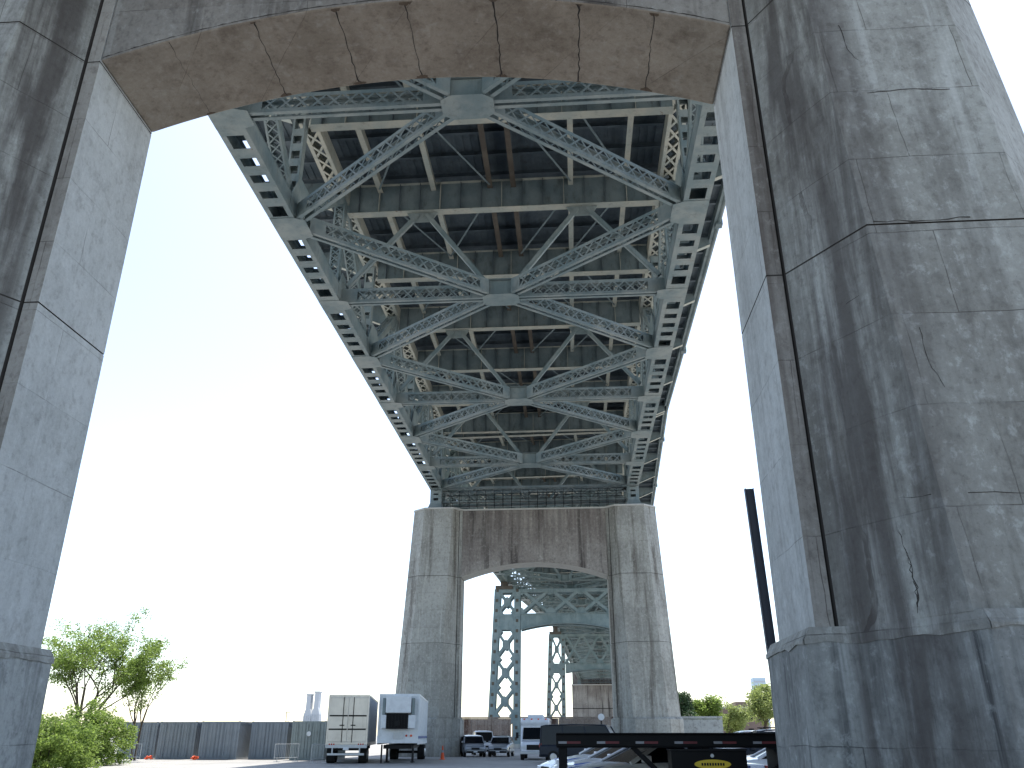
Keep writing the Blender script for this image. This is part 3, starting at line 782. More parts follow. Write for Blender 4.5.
# ------------------------------------------------------------------ vehicles
def wheel(parent, x, y, r, w, side):
    mb = MB(); mb.tube((x, y-w/2, r), (x, y+w/2, r), r, n=20)
    t = mb.build('wheel', M['rubber'], parent, bevel=.02)
    mb = MB(); mb.tube((x, y+side*w/2, r), (x, y+side*(w/2+.015), r), r*.62, r*.55, n=16); mb.tube((x, y+side*(w/2+.015), r), (x, y+side*(w/2+.03), r), r*.16, n=8)
    mb.build('rim', M['rim'], t)
def make_car(loc, rz, label, cat, group, paint, L=4.7, Wd=1.8, H=1.45, hood=.95, style='sedan', stripe=None, bar=False, rack=False):
    """x forward"""
    r = empty(style_name(style), loc, rz, label, cat, group)
    hw = Wd/2; zb = .22; belt = hood+.02; xf = L/2; xr = -L/2
    if style == 'sedan': st = [(xr,.62,.80,.78),(xr+.12,.30,.98,.93),(xr+.9,zb,1.02,1),(-.9,zb,belt+.03,1),(.6,zb,belt,1),(1.15,zb,hood,.99),(xf-.45,zb+.02,hood-.14,.95),(xf-.12,.30,hood-.26,.88),(xf,.42,hood-.42,.78)]
    elif style == 'suv': st = [(xr,.5,1.0,.86),(xr+.08,.34,1.08,.95),(xr+.9,.3,1.10,1),(0,.3,1.08,1),(.9,.3,hood+.02,1),(xf-.4,.32,hood-.08,.96),(xf-.1,.36,hood-.2,.9),(xf,.45,hood-.35,.82)]
    else: st = [(xr,.45,1.05,.92),(xr+.06,.36,1.10,.97),(0,.34,1.10,1),(xf-1.1,.34,hood+.05,1),(xf-.3,.36,hood-.12,.96),(xf,.45,hood-.3,.86)]
    mb = MB(); rings = []
    for x, z0, z1, k in st:
        w = hw*k
        rings.append([(x,-w*.90,z0),(x,-w,z0+.14),(x,-w,(z0+z1)/2),(x,-w*.985,z1-.10),(x,-w*.90,z1),(x,-w*.5,z1+.025),(x,w*.5,z1+.025),(x,w*.90,z1),(x,w*.985,z1-.10),(x,w,(z0+z1)/2),(x,w,z0+.14),(x,w*.90,z0)])
    loft(mb, rings); mb.build('body', paint, r, bevel=.03, smooth=False)
    # cabin stations  (x base, x top)
    if style == 'sedan': c = dict(bf=1.05, tf=.25, tr=-1.05, br=-1.85)
    elif style == 'suv': c = dict(bf=1.0, tf=.35, tr=xr+.55, br=xr+.10)
    else: c = dict(bf=xf-.55, tf=xf-1.25, tr=xr+.12, br=xr+.06)
    zr = H; zl = (belt if style == 'sedan' else 1.06) - .01
    wb = hw*.89; wt = hw*(.70 if style == 'sedan' else .80)
    mb = MB()
    B = [(c['bf'],-wb,zl),(c['bf'],wb,zl),(c['br'],wb,zl),(c['br'],-wb,zl)]
    T = [(c['tf'],-wt,zr-.05),(c['tf'],wt,zr-.05),(c['tr'],wt,zr-.05),(c['tr'],-wt,zr-.05)]
    mb.add(B+T, [(0,1,5,4),(1,2,6,5),(2,3,7,6),(3,0,4,7),(4,5,6,7)])
    mb.build('window', M['glass'], r)
    mb = MB()
    for i in range(4): mb.bar(Vector(B[i])*1.0, Vector(T[i]), (1,0,0), .09, .07)
    npil = {'sedan':1,'suv':2}.get(style, 2)
    for k in range(1, npil+1):
        t = k/(npil+1); xb = c['bf']+(c['br']-c['bf'])*(t+.03); xt = c['tf']+(c['tr']-c['tf'])*t
        for s in (-1, 1): mb.bar((xb, s*(wb+.005), zl), (xt, s*(wt+.005), zr-.05), (1,0,0), .09, .03)
    rf = [(c['tf']+.03,zr-.06),(c['tf']-.25,zr-.01),((c['tf']+c['tr'])/2,zr+.02),(c['tr']+.2,zr-.01),(c['tr']-.03,zr-.06)]
    rings = [[(x,-wt*1.02,z-.03),(x,-wt*.95,z+.02),(x,-wt*.5,z+.045),(x,wt*.5,z+.045),(x,wt*.95,z+.02),(x,wt*1.02,z-.03)] for x, z in rf]
    loft(mb, rings); mb.build('roof', paint, r, bevel=.015)
    rw = .33 if style == 'sedan' else .37
    for x in (xf-.95, xr+.95):
        for s in (-1, 1): wheel(r, x, s*(hw-.11), rw, .22, s)
    for s in (-1, 1):
        mb = MB(); z = hood-.36; mb.box((xf-.16, s*hw*.58-.2, z-.07), (xf-.005, s*hw*.58+.2, z+.08)); mb.build('headlight', M['lamp'], r, bevel=.02)
        z = .85 if style == 'sedan' else 1.05
        mb = MB(); mb.box((xr-.02, s*hw*.78-.12, z-.14), (xr+.14, s*hw*.78+.12, z+.12)); mb.build('tail_light', M['red'], r, bevel=.02)
        mb = MB(); mb.box((c['bf']-.42, s*(hw+.02)-.09, zl+.02), (c['bf']-.24, s*(hw+.02)+.09, zl+.17)); mb.build('side_mirror', paint, r, bevel=.02)
    mb = MB(); mb.box((xf-.08, -hw*.36, hood-.44), (xf+.012, hw*.36, hood-.30)); mb.build('grille', M['dark_metal'], r)
    mb = MB(); mb.box((xf-.15, -hw*.80, .30), (xf+.05, hw*.80, .46)); mb.box((xr-.05, -hw*.82, .36), (xr+.12, hw*.82, .52)); mb.build('bumper', M['dark_metal'] if style != 'sedan' else paint, r, bevel=.03)
    mb = MB()
    mb.box((xf+.052, -.16, .36), (xf+.062, .16, .45)); mb.build('number_plate', M['white'], r)
    if stripe:
        mb = MB()
        for s in (-1, 1):
            for z0, z1 in ((.62,.70),(.78,.86)):
                mb.box((xr+.95, s*hw-.012, z0), (.9, s*hw+.012, z1)) if z0 < .7 else mb.box((xr+.95, s*hw*.995-.014, z0), (.9, s*hw*.995+.014, z1))
        for s in (-1, 1):
            mb.bar((-1.9, s*(hw+.004), .93), (xf-.75, s*(hw*.985+.004), .855), (0,1,0), .02, .07)
            mb.bar((.7, s*hw*.55, hood+.035), (xf-.5, s*hw*.55, hood-.10), (0,0,1), .02, .10)
        mb.build('stripe', stripe, r)
    if bar:
        mb = MB(); mb.box((-.55,-.55,zr+.06),(-.25,.55,zr+.17)); mb.build('light_bar', M['red'], r, bevel=.02)
    if rack:
        mb = MB()
        for s in (-1, 1): mb.tube((c['tf']-.2, s*wt*.85, zr+.10), (c['tr']+.2, s*wt*.85, zr+.10), .02, n=6)
        for x in (c['tf']-.4, c['tr']+.4): mb.tube((x, -wt*.85, zr+.10), (x, wt*.85, zr+.10), .02, n=6)
        mb.build('roof_rack', M['dark_metal'], r)
    return r
def style_name(s): return {'sedan':'sedan_car','suv':'suv_car'}.get(s, 'passenger_van')

# two silver cars and a white van by the far pier
FW = R(-90)
make_car((atY(476,76.5)-.2, 76.0, 0), FW+R(12), 'silver minivan nearest the left foot of the far pier', 'car', 'silver cars parked under the far arch', M['silver'], 4.6, 1.85, 1.62, 1.0, 'suv')
make_car((atY(503,77)-.1, 76.6, 0), FW-R(3), 'silver car with roof rack between the silver minivan and the white bus', 'car', 'silver cars parked under the far arch', M['silver'], 4.6, 1.8, 1.55, .98, 'suv', rack=True)
make_car((atY(484,84), 83, 0), FW+R(10), 'small white van parked directly behind the silver minivan', 'van', None, M['white'], 4.8, 1.9, 2.0, 1.1, 'van')

# white shuttle bus
def make_bus(loc, rz):
    r = empty('shuttle_bus', loc, rz, 'white high-roofed shuttle bus with a roof air conditioner facing the camera', 'bus')
    mb = MB(); mb.prism([(-3.2,.45),(1.6,.45),(1.6,1.35),(1.15,2.25),(1.35,2.55),(1.1,2.85),(-3.2,2.85)], -1.08, 1.08, 'y'); mb.build('body', M['carwhite'], r, bevel=.12)
    mb = MB(); mb.prism([(1.6,.42),(2.75,.42),(2.78,.95),(2.5,1.2),(1.6,1.34)], -.98, .98, 'y'); mb.build('hood', M['carwhite'], r, bevel=.08)
    mb = MB(); mb.add([(1.62,-.9,1.38),(1.62,.9,1.38),(1.19,.86,2.18),(1.19,-.86,2.18)], [(0,1,2,3)]); 
    mb.add([(1.64,-.9,1.38),(1.64,.9,1.38),(1.21,.86,2.18),(1.21,-.86,2.18)], [(0,1,2,3)]); mb.build('windshield', M['glass'], r)
    for s in (-1, 1):
        mb = MB(); mb.box((-2.9, s*1.09-.012, 1.35), (.9, s*1.09+.012, 2.2)); mb.build('side_window', M['glass'], r)
        mb = MB(); mb.box((2.70, s*.72-.13, .80), (2.79, s*.72+.13, .98)); mb.build('headlight', M['lamp'], r, bevel=.01)
        mb = MB(); mb.box((1.3, s*1.32-.1, 1.45), (1.4, s*1.32+.1, 1.85)); mb.bar((1.35, s*1.0, 1.6), (1.35, s*1.3, 1.65), (0,0,1), .03, .03); mb.build('side_mirror', M['dark_metal'], r)
        for x in (2.0, -2.2): wheel(r, x, s*.9, .38, .25, s)
    mb = MB()
    mb.box((2.745, -.55, .68), (2.80, .55, 1.02)); mb.build('grille', M['dark_metal'], r)
    mb = MB(); mb.box((2.72, -1.0, .40), (2.95, 1.0, .60)); mb.build('bumper', M['galv'], r, bevel=.03)
    mb = MB(); mb.prism([(-1.6,2.85),(.5,2.85),(.3,3.08),(-1.5,3.08)], -.6, .6, 'y'); mb.build('roof_air_conditioner', M['white'], r, bevel=.05)
    mb = MB()
    for k in (-.8,-.25,.25,.8): mb.box((1.12, k-.06, 2.70), (1.22, k+.06, 2.80))
    mb.build('marker_light', M['orange'], r)
make_bus((atY(535,66), 67.5, 0), FW)

# dark passenger van seen from its rear left
make_car((atY(585,57), 58.0, 0), R(-14), 'dark blue-grey passenger van parked broadside beside the white shuttle bus', 'van', None, M['cargrey'], 5.6, 2.0, 2.25, 1.15, 'van')
# police-style white cars in a row behind the black trailer
g_ = 'white blue-striped cars facing left behind the black trailer'
make_car((atY(548,21.5)+2.55, 21.5, 0), R(201), 'nearest white blue-striped sedan, its door glass visible under the trailer deck', 'car', g_, M['carwhite'], 5.0, 1.9, 1.47, 1.02, 'sedan', M['carblue'])
make_car((atY(546,24.8)+2.45, 24.8, 0), R(201), 'middle white blue-striped sedan of the three facing left', 'car', g_, M['carwhite'], 5.0, 1.9, 1.47, 1.02, 'sedan', M['carblue'])
make_car((atY(545,28.2)+2.35, 28.2, 0), R(201), 'farthest white blue-striped sedan, whose hood shows left of the trailer post', 'car', g_, M['carwhite'], 5.0, 1.9, 1.50, 1.05, 'sedan', M['carblue'])
make_car((atY(765,27)+.6, 26.5, 0), R(176), 'white sedan with a yellow neighbour, seen right of the black tool box', 'car', None, M['carwhite'], 4.9, 1.85, 1.46, 1.0, 'sedan')
make_car((atY(770,31)+.6, 30.5, 0), R(176), 'yellow cab-like sedan behind the right end of the trailer', 'car', None, M['caryellow'], 5.0, 1.9, 1.5, 1.02, 'sedan')
make_car((atY(765,38), 38, 0), R(178), 'dark suv whose roof rises above the right end of the black trailer deck', 'car', None, M['cargrey'], 5.2, 2.0, 1.82, 1.15, 'suv', rack=True)
make_car((atY(745,44), 44, 0), R(178), 'silver suv parked behind the dark suv at right', 'car', None, M['silver'], 5.0, 1.95, 1.80, 1.12, 'suv')

# black flatbed trailer in front
def make_flatbed():
    Y0 = 18.5; x0 = atY(556, Y0)
    r = empty('flatbed_trailer', (x0, Y0, 0), 0, 'black flatbed trailer with red and white reflective tape crossing the lower right', 'trailer')
    Lx = 8.2
    for dy, nm in ((0, 1), (2.3, 0)):
        mb = MB(); mb.box((0, dy-.06, 1.40), (Lx, dy+.06, 1.63)); mb.box((0, dy-.13, 1.63), (Lx, dy+.13, 1.66)); mb.box((0, dy-.12, 1.38), (Lx, dy+.12, 1.40))
        mb.build('side_rail', M['black'], r, bevel=.01)
    mb = MB()
    for k in range(20): mb.box((.05+k*Lx/20, .07, 1.48), (.05+k*Lx/20+.10, 2.24, 1.58))
    mb.box((0, .1, 1.585), (Lx, 2.2, 1.625)); mb.build('deck', M['black'], r)
    k = 0; x = .05
    while x < Lx-.5:
        for nm, w, mt in (('reflector', .17, 'tape_white'), ('reflector', .28, 'tape_red')):
            mb = MB(); mb.box((x, -.068, 1.455), (x+w, -.0605, 1.50)); mb.build(nm, M[mt], r); x += w+.003
        x += .33
    for x in (.10, 3.0):
        for dy in (0, 2.3):
            mb = MB(); mb.box((x-.05, dy-.05, 0), (x+.10, dy+.05, 1.38)); mb.box((x-.1, dy-.12, 0), (x+.15, dy+.12, .03)); mb.build('support_leg', M['black'], r)
    mb = MB()
    mb.bar((1.55, 0, 1.40), (2.25, 0, .75), (0,1,0), .08, .10); mb.build('brace', M['black'], r); mb = MB(); mb.bar((.12, 0, .8), (2.3, 0, .75), (0,1,0), .08, .08); mb.build('brace', M['black'], r); mb = MB()
    for k in range(6): mb.bar((3.85+k*.0, 0, .62), (4.9, 0, 1.36), (0,1,0), .06, .08) if k == 0 else None
    mb.build('brace', M['black'], r); mb = MB()
    mb.bar((3.9, .3, .35), (4.95, .3, 1.2), (0,1,0), .06, .06)
    mb.build('brace', M['black'], r)
    mb = MB(); mb.box((2.30, -.30, .55), (3.78, .45, 1.33)); mb.build('tool_box', M['black'], r, bevel=.015)
    mb = MB(); mb.box((2.28, -.32, 1.33), (3.80, .47, 1.36)); 
    mb.build('tool_box_lid', M['dark_metal'], r)
    mb = MB(); ov = [(3.10+.36*math.cos(a*math.pi/14), 1.085+.085*math.sin(a*math.pi/14)) for a in range(28)]
    mb.prism(ov, -.312, -.304, 'y'); mb.build('oval_badge', M['yellow'], r)
    mb = MB()
    for k in range(9): mb.box((2.88+k*.052, -.3165, 1.06), (2.88+k*.052+.034, -.3125, 1.11))
    mb.build('badge_lettering', M['dark_metal'], r)
    mb = MB(); mb.tube((3.1, -.34, 1.24), (3.1, -.30, 1.24), .035, n=10); mb.build('latch', M['galv'], r)
    for x in (5.6, 6.8):
        for dy in (.15, 2.15): wheel(r, x, dy, .48, .26, -1 if dy < 1 else 1)
    mb = MB(); mb.box((4.6, .5, .9), (Lx, 1.8, 1.40)); mb.build('chassis', M['black'], r)
make_flatbed()

# steel post
Yp = 20.2; xp = atY(785, Yp) + .02
pp = empty('steel_post', (xp, Yp, 0), 0, 'tall dark steel post rising between the foreground pier and the bright sky', 'post')
mb = MB()
mb.bar((0, 0, 0), (-.17, 0, 7.25), (0,1,0), .012, .20); 
for e in (-1, 1): mb.bar((e*.10, 0, 0), (e*.10-.17, 0, 7.25), (0,1,0), .14, .014)
mb.build('beam', M['post'], pp)
mb = MB(); mb.box((-.2, -.2, 0), (.2, .2, .03)); mb.build('base_plate', M['dark_metal'], pp)

# semi trailers
def axle(r, y, Wd):
    mb = MB(); mb.tube((-Wd/2+.3, y, .5), (Wd/2-.3, y, .5), .08); mb.build('axle', M['dark_metal'], r)
    for s in (-1, 1):
        mb = MB(); mb.tube((s*(Wd/2-.55), y, .5), (s*(Wd/2-.03), y, .5), .5, n=22); t = mb.build('wheel', M['rubber'], r, bevel=.03)
        mb = MB(); mb.tube((s*(Wd/2-.03), y, .5), (s*(Wd/2), y, .5), .28, .22, n=14); mb.build('rim', M['rim'], t)
def trailer_body(r, Wd, L, z0, z1, mat, mside):
    mb = MB(); mb.box((-Wd/2+.02, 0, z0), (Wd/2-.02, L, z1-.02), 1)
    mb.box((-Wd/2, -.02, z1-.16), (Wd/2, .06, z1)); mb.box((-Wd/2, -.02, z0-.02), (Wd/2, .06, z0+.12))
    for s in (-1, 1):
        xa, xb = sorted((s*Wd/2, s*(Wd/2-.10))); mb.box((xa, -.02, z0+.12), (xb, .06, z1-.16))
        xa, xb = sorted((s*(Wd/2+.005), s*(Wd/2-.05))); mb.box((xa, .06, z1-.12), (xb, L, z1)); mb.box((xa, .06, z0-.1), (xb, L, z0+.1))
        for k in range(1, 22): mb.box((min(s*(Wd/2-.02), s*(Wd/2-.002)), L*k/22-.03, z0+.1), (max(s*(Wd/2-.02), s*(Wd/2-.002)), L*k/22+.03, z1-.12), 1)
    mb.build('cargo_body', [mat, mside], r)
Yt = 56
r = empty('box_trailer', (atY(346.5, Yt), Yt, 0), R(10), 'unpainted aluminium box trailer with closed rear doors facing the camera', 'trailer', 'semi trailers parked by the pier')
Wd = 2.6; z0, z1 = 1.12, 4.05
trailer_body(r, Wd, 12, z0, z1, M['alu'], M['alu_side'])
for s in (-1, 1):
    mb = MB(); xa, xb = sorted((s*.012, s*(Wd/2-.11))); mb.box((xa, -.045, z0+.14), (xb, -.005, z1-.18)); d = mb.build('rear_door', M['alu'], r, bevel=.01)
    mb = MB()
    for z in (1.95, 2.75): mb.box((xa+.02, -.065, z), (xb-.02, -.047, z+.09))
    mb.build('door_strap', M['dark_metal'], d)
    mb = MB(); mb.tube((s*.32, -.08, z0+.1), (s*.32, -.08, z1-.15), .025, n=6); mb.box((min(s*.2,s*.5), -.10, 2.2), (max(s*.2,s*.5), -.07, 2.26)); mb.build('lock_rod', M['dark_metal'], d)
    mb = MB()
    for k in range(3): mb.tube((s*(Wd/2-.25-k*.14), -.04, z0-.0), (s*(Wd/2-.25-k*.14), -.015+0, z0), .05, n=10)
    mb.build('tail_light', M['red'], r)
    mb = MB(); mb.box((s*.85-.04, -.02, .5), (s*.85+.04, .06, z0)); mb.build('bumper_bracket', M['galv'], r)
mb = MB(); mb.box((-Wd/2, -.03, z0-.22), (Wd/2, .04, z0-.03)); mb.build('rear_sill', M['galv'], r)
mb = MB(); mb.box((-1.15, -.05, .48), (1.15, .05, .60)); mb.build('underride_bar', M['galv'], r)
mb = MB(); mb.box((-.18, -.06, .78), (.18, -.032, .95)); mb.build('number_plate', M['white'], r)
for y in (1.3, 2.6): axle(r, y, Wd)
mb = MB(); mb.box((-.9,.4,.75),(.9,11.5,1.10)); mb.build('chassis', M['dark_metal'], r)

Yt = 56.5
r = empty('refrigerated_trailer', (atY(397.5, Yt), Yt, 0), R(7), 'white refrigerated trailer standing on its landing legs, cooling unit facing the camera', 'trailer', 'semi trailers parked by the pier')
z1 = 4.12; z0 = 1.2
trailer_body(r, Wd, 13, z0, z1, M['white'], M['white'])
mb = MB(); mb.box((-.80, -.62, 2.95), (.80, -.02, 3.98)); mb.build('cooling_unit_hood', M['white'], r, bevel=.05)
for s in (-1, 1):
    mb = MB(); xa, xb = sorted((s*.84, s*1.02)); mb.box((xa, -.40, 2.85), (xb, -.02, 3.85)); 
    mb.build('air_vent', M['steel_up'], r)
mb = MB(); mb.box((-.72, -.50, 2.02), (.62, -.02, 2.93)); mb.build('engine_grille', M['black'], r)
mb = MB()
for k in range(6): mb.box((-.6+.2*k, -.53, 2.1), (-.56+.2*k, -.50, 2.85+.0))
mb.box((-.2,-.56,2.2),(.12,-.50,2.5)); mb.build('grille_bar', M['dark_metal'], r)
for s, a in ((-1, .74), (1, .64)):
    xa, xb = sorted((s*a, s*1.08)); mb = MB(); mb.box((xa, -.45, 2.05), (xb, -.02, 2.84)); mb.build('side_panel', M['white'], r, bevel=.03)
mb = MB(); mb.box((-.28, -.06, 1.42), (.34, -.022, 1.78)); mb.build('document_panel', M['galv'], r)
for x, mt in ((.55,'red'), (.85,'orange')):
    mb = MB(); mb.tube((x, -.07, 1.62), (x, -.02, 1.62), .07, n=10); mb.build('air_coupling', M[mt], r)
for s in (-1, 1):
    mb = MB(); mb.box((s*.85-.07, 2.6, .05), (s*.85+.07, 2.76, 1.1)); mb.box((s*.85-.15, 2.5, 0), (s*.85+.15, 2.86, .05)); mb.build('landing_leg', M['dark_metal'], r)
    mb = MB(); mb.box((s*.98-.05, .05, .03), (s*.98+.05, .15, z0-.1)); mb.build('prop_leg', M['dark_metal'], r)
mb = MB(); mb.box((-.9,.3,.85),(.9,12.5,1.08)); mb.build('chassis', M['dark_metal'], r)
for y in (10.2, 11.5): axle(r, y, Wd)
mb = MB(); mb.box((Wd/2-.001, .4, 1.45), (Wd/2+.006, 12.9, 1.60)); mb.build('side_stripe', M['carblue'], r)

# shipping containers
def make_container(px0, px1, Y, rz, label, mat, hh=2.62, length=6.05):
    xa, xb = atY(px0, Y), atY(px1, Y); w = xb-xa
    w = min(w, 2.9)
    r = empty('shipping_container', ((xa+xb)/2, Y, 0), rz, label, 'container', 'shipping containers lined up behind the yard')
    h = hh
    mb = MB(); 
    mb.box((-w/2+.05, .05, .12), (w/2-.05, length-.05, h-.06))
    for s in (-1, 1):
        for y in (0, length-.12): xa_, xb_ = sorted((s*w/2, s*(w/2-.12))); mb.box((xa_, y, .0), (xb_, y+.12, h))
        for z in (.02, h-.13): xa_, xb_ = sorted((s*w/2, s*(w/2-.08))); mb.box((xa_, .12, z), (xb_, length-.12, z+.11))
        k = 0
        while .3+k*.28 < length-.3:
            xa_, xb_ = sorted((s*(w/2-.05), s*(w/2-.015))); mb.box((xa_, .3+k*.28, .13), (xb_, .3+k*.28+.14, h-.13)); k += 1
    for z in (.02, h-.13): mb.box((-w/2+.12, .0, z), (w/2-.12, .1, z+.11))
    mb.build('shell', mat, r)
    mb = MB()
    for s in (-1, 1):
        xa_, xb_ = sorted((s*.012, s*(w/2-.13))); mb.box((xa_, .0, .14), (xb_, .045, h-.14))
        for k in range(5):
            x = xa_ + (xb_-xa_)*(k+.5)/5; mb.box((x-.07, -.025, .2), (x+.07, -.001, h-.2))
    dd = mb.build('door', mat, r)
    mb = MB()
    for x in (-w*.32, -w*.1, w*.1, w*.32): mb.tube((x, -.05, .1), (x, -.05, h-.1), .02, n=6)
    for z in (.75, 1.25, 1.85): mb.box((-w/2+.13, -.045, z), (w/2-.13, -.027, z+.05))
    mb.build('lock_rod', mat, dd)
    return r
make_container(118, 157, 67, R(0), 'blue-grey shipping container half hidden by the bush, leftmost of the row', M['container'])
make_container(158, 195, 66, R(-1), 'blue-grey shipping container second from the bush in the row', M['container'])
make_container(200, 238, 65, R(2), 'blue-grey shipping container with its long right side showing, third from the bush', M['container'])
make_container(250, 287, 66, R(-1), 'blue-grey shipping container across the gap from the third one', M['container'])
cg = make_container(291, 325, 64, R(0), 'greener shipping container with a pale round mark beside the aluminium trailer', M['container_g'])
mb = MB(); mb.tube((.05, -.09, 1.75), (.05, -.052, 1.75), .17, n=12); mb.build('pale_mark', M['white'], cg)

# crowd barriers
def make_barrier(loc, rz, label, w=2.1):
    r = empty('crowd_barrier', loc, rz, label, 'barrier', 'steel crowd barriers in front of the containers')
    mb = MB()
    for a, b in (((-w/2,0,.12),(-w/2,0,1.1)), ((w/2,0,.12),(w/2,0,1.1)), ((-w/2,0,1.1),(w/2,0,1.1)), ((-w/2,0,.25),(w/2,0,.25))): mb.tube(a, b, .022, n=6)
    mb.build('frame', M['galv'], r)
    mb = MB()
    for k in range(1, 14): mb.tube((-w/2+w*k/14, 0, .25), (-w/2+w*k/14, 0, 1.1), .009, n=5)
    mb.build('bars', M['galv'], r)
    for s in (-1, 1):
        mb = MB(); mb.bar((s*w*.38, -.3, .02), (s*w*.38, .3, .02), (0,0,1), .03, .05); mb.bar((s*w*.38, 0, .02), (s*w*.38, 0, .26), (1,0,0), .03, .03); mb.build('foot', M['galv'], r)
make_barrier((atY(128,61), 61, 0), R(2), 'steel crowd barrier standing beside the bush')
make_barrier((atY(288,60), 60, 0), R(60), 'steel crowd barrier in the gap before the greener container')
make_barrier((atY(321,57), 57, 0), R(65), 'steel crowd barrier at the corner of the aluminium trailer', 1.6)
# cone
def make_cone(loc, label, h=.75):
    r = empty('traffic_cone', loc, 0, label, 'cone')
    mb = MB(); mb.tube((0,0,.03), (0,0,h), .15, .03, n=16); mb.build('cone_body', M['orange'], r)
    mb = MB(); mb.box((-.2,-.2,0), (.2,.2,.035)); mb.build('base', M['orange'], r, bevel=.01)
    mb = MB(); mb.tube((0,0,h*.5), (0,0,h*.68), .093, .07, n=16); mb.build('white_band', M['tape_white'], r)
make_cone((atY(443,66), 66, 0), 'orange traffic cone at the left foot of the far pier', .95)
def netting(px, Y, label):
    mb = MB(); rr = random.Random(px); n = 14
    for k in range(n):
        x = rr.uniform(-.25,.25); y = rr.uniform(-.12,.12); z = rr.uniform(.03,.22*(1-abs(x)*1.6)+.05)
        a = rr.uniform(0,3.1); mb.obox(Vector((x,y,z)), Vector((math.cos(a)*.10,math.sin(a)*.10,.02)), Vector((-math.sin(a)*.03,math.cos(a)*.03,0)), Vector((0,0,.04)))
    o = mb.build('safety_netting', M['orange']); o.location = (atY(px,Y), Y, 0); tag(o, label, 'netting')
netting(151, 64.5, 'small heap of red-orange netting between the first two containers')
netting(197, 63.5, 'small heap of red-orange netting left of the third container')

# distant buildings
def twin_tower():
    for px, h, lab in ((305, 34, 'haze-paled grey ribbed tower, left one of the distant pair'), (313, 36, 'haze-paled grey ribbed tower, right one of the distant pair')):
        Y = 900; r = empty('ribbed_tower', (atY(px,Y), Y, 0), 0, lab, 'tower', 'pale twin towers far off')
        mb = MB(); mb.prism([(-4.6,0),(4.6,0),(4.2,h*.62),(2.4,h*.80),(2.2,h*1.2),(-2.2,h*1.2),(-2.4,h*.80),(-4.2,h*.62)], 0, 9, 'y')
        for k in range(4): x = -3.6+k*2.4; mb.box((x-.3, -.5, 0), (x+.3, -.01, h*.62))
        mb.build('shaft', M['towerc'], r)
        mb = MB(); mb.box((-2.8,-.6,h*1.2),(2.8,9.4,h*1.24)); mb.build('cap', M['towerc'], r)
twin_tower()
Yb = 210
r = empty('brick_building', (atY(737,Yb), Yb, 0), 0, 'low brown brick building seen between the trees at right', 'building')
mb = MB(); mb.box((-5.5,0,0),(7.5,12,7.6)); mb.box((.6,.5,7.6),(4.0,6,9.0)); mb.build('wall', M['brick'], r)
mb = MB(); mb.box((-5.7,-.25,7.55),(7.7,12.2,7.8)); mb.build('cornice', M['towerc'], r)
for k in range(5):
    for z in (1.6, 4.8):
        mb = MB(); mb.box((-4.6+2.5*k, -.06, z), (-3.4+2.5*k, -.003, z+1.6)); f = mb.build('window', M['glass'], r)
Yb = 1000
r = empty('high_rise', (atY(766,Yb), Yb, 0), 0, 'haze-painted pale blue high-rise standing above the right hand trees', 'building')
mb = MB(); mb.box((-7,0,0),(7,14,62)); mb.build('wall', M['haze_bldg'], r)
mb = MB()
for k in range(12): mb.box((-6.4,-.15,4+4.8*k),(6.4,-.02,6+4.8*k))
mb.build('window_band', M['towerc'], r)

# utility pole and floodlight
r = empty('utility_pole', (atY(284,240), 240, 0), 0, 'thin utility pole behind the containers', 'pole')
mb = MB(); mb.tube((0,0,0),(0,0,8.2),.14,.09); mb.build('pole', M['bark'], r)
mb = MB(); mb.box((-1.2,-.06,7.4),(1.2,.06,7.55)); mb.build('crossarm', M['bark'], r)
mb = MB()
for s in (-1,1):
    pts = [(s*1.0 - 42*t, -20*t, 7.6 - 1.6*math.sin(math.pi*t)*.7) for t in [k/14 for k in range(15)]]
    for a, b_ in zip(pts, pts[1:]): mb.tube(a, b_, .018, n=4, cap=False)
mb.build('wires', M['dark_metal'], r)
r = empty('floodlight', (atY(602,64), 64, 0), 0, 'small white round floodlight on a mast above the dark van', 'lamp')
mb = MB(); mb.tube((0,0,0),(0,0,2.7),.05); mb.build('mast', M['dark_metal'], r)
mb = MB(); mb.tube((0,-.16,2.85),(0,.1,2.85),.24,.16,n=16); mb.build('lamp_head', M['white'], r, bevel=.03)

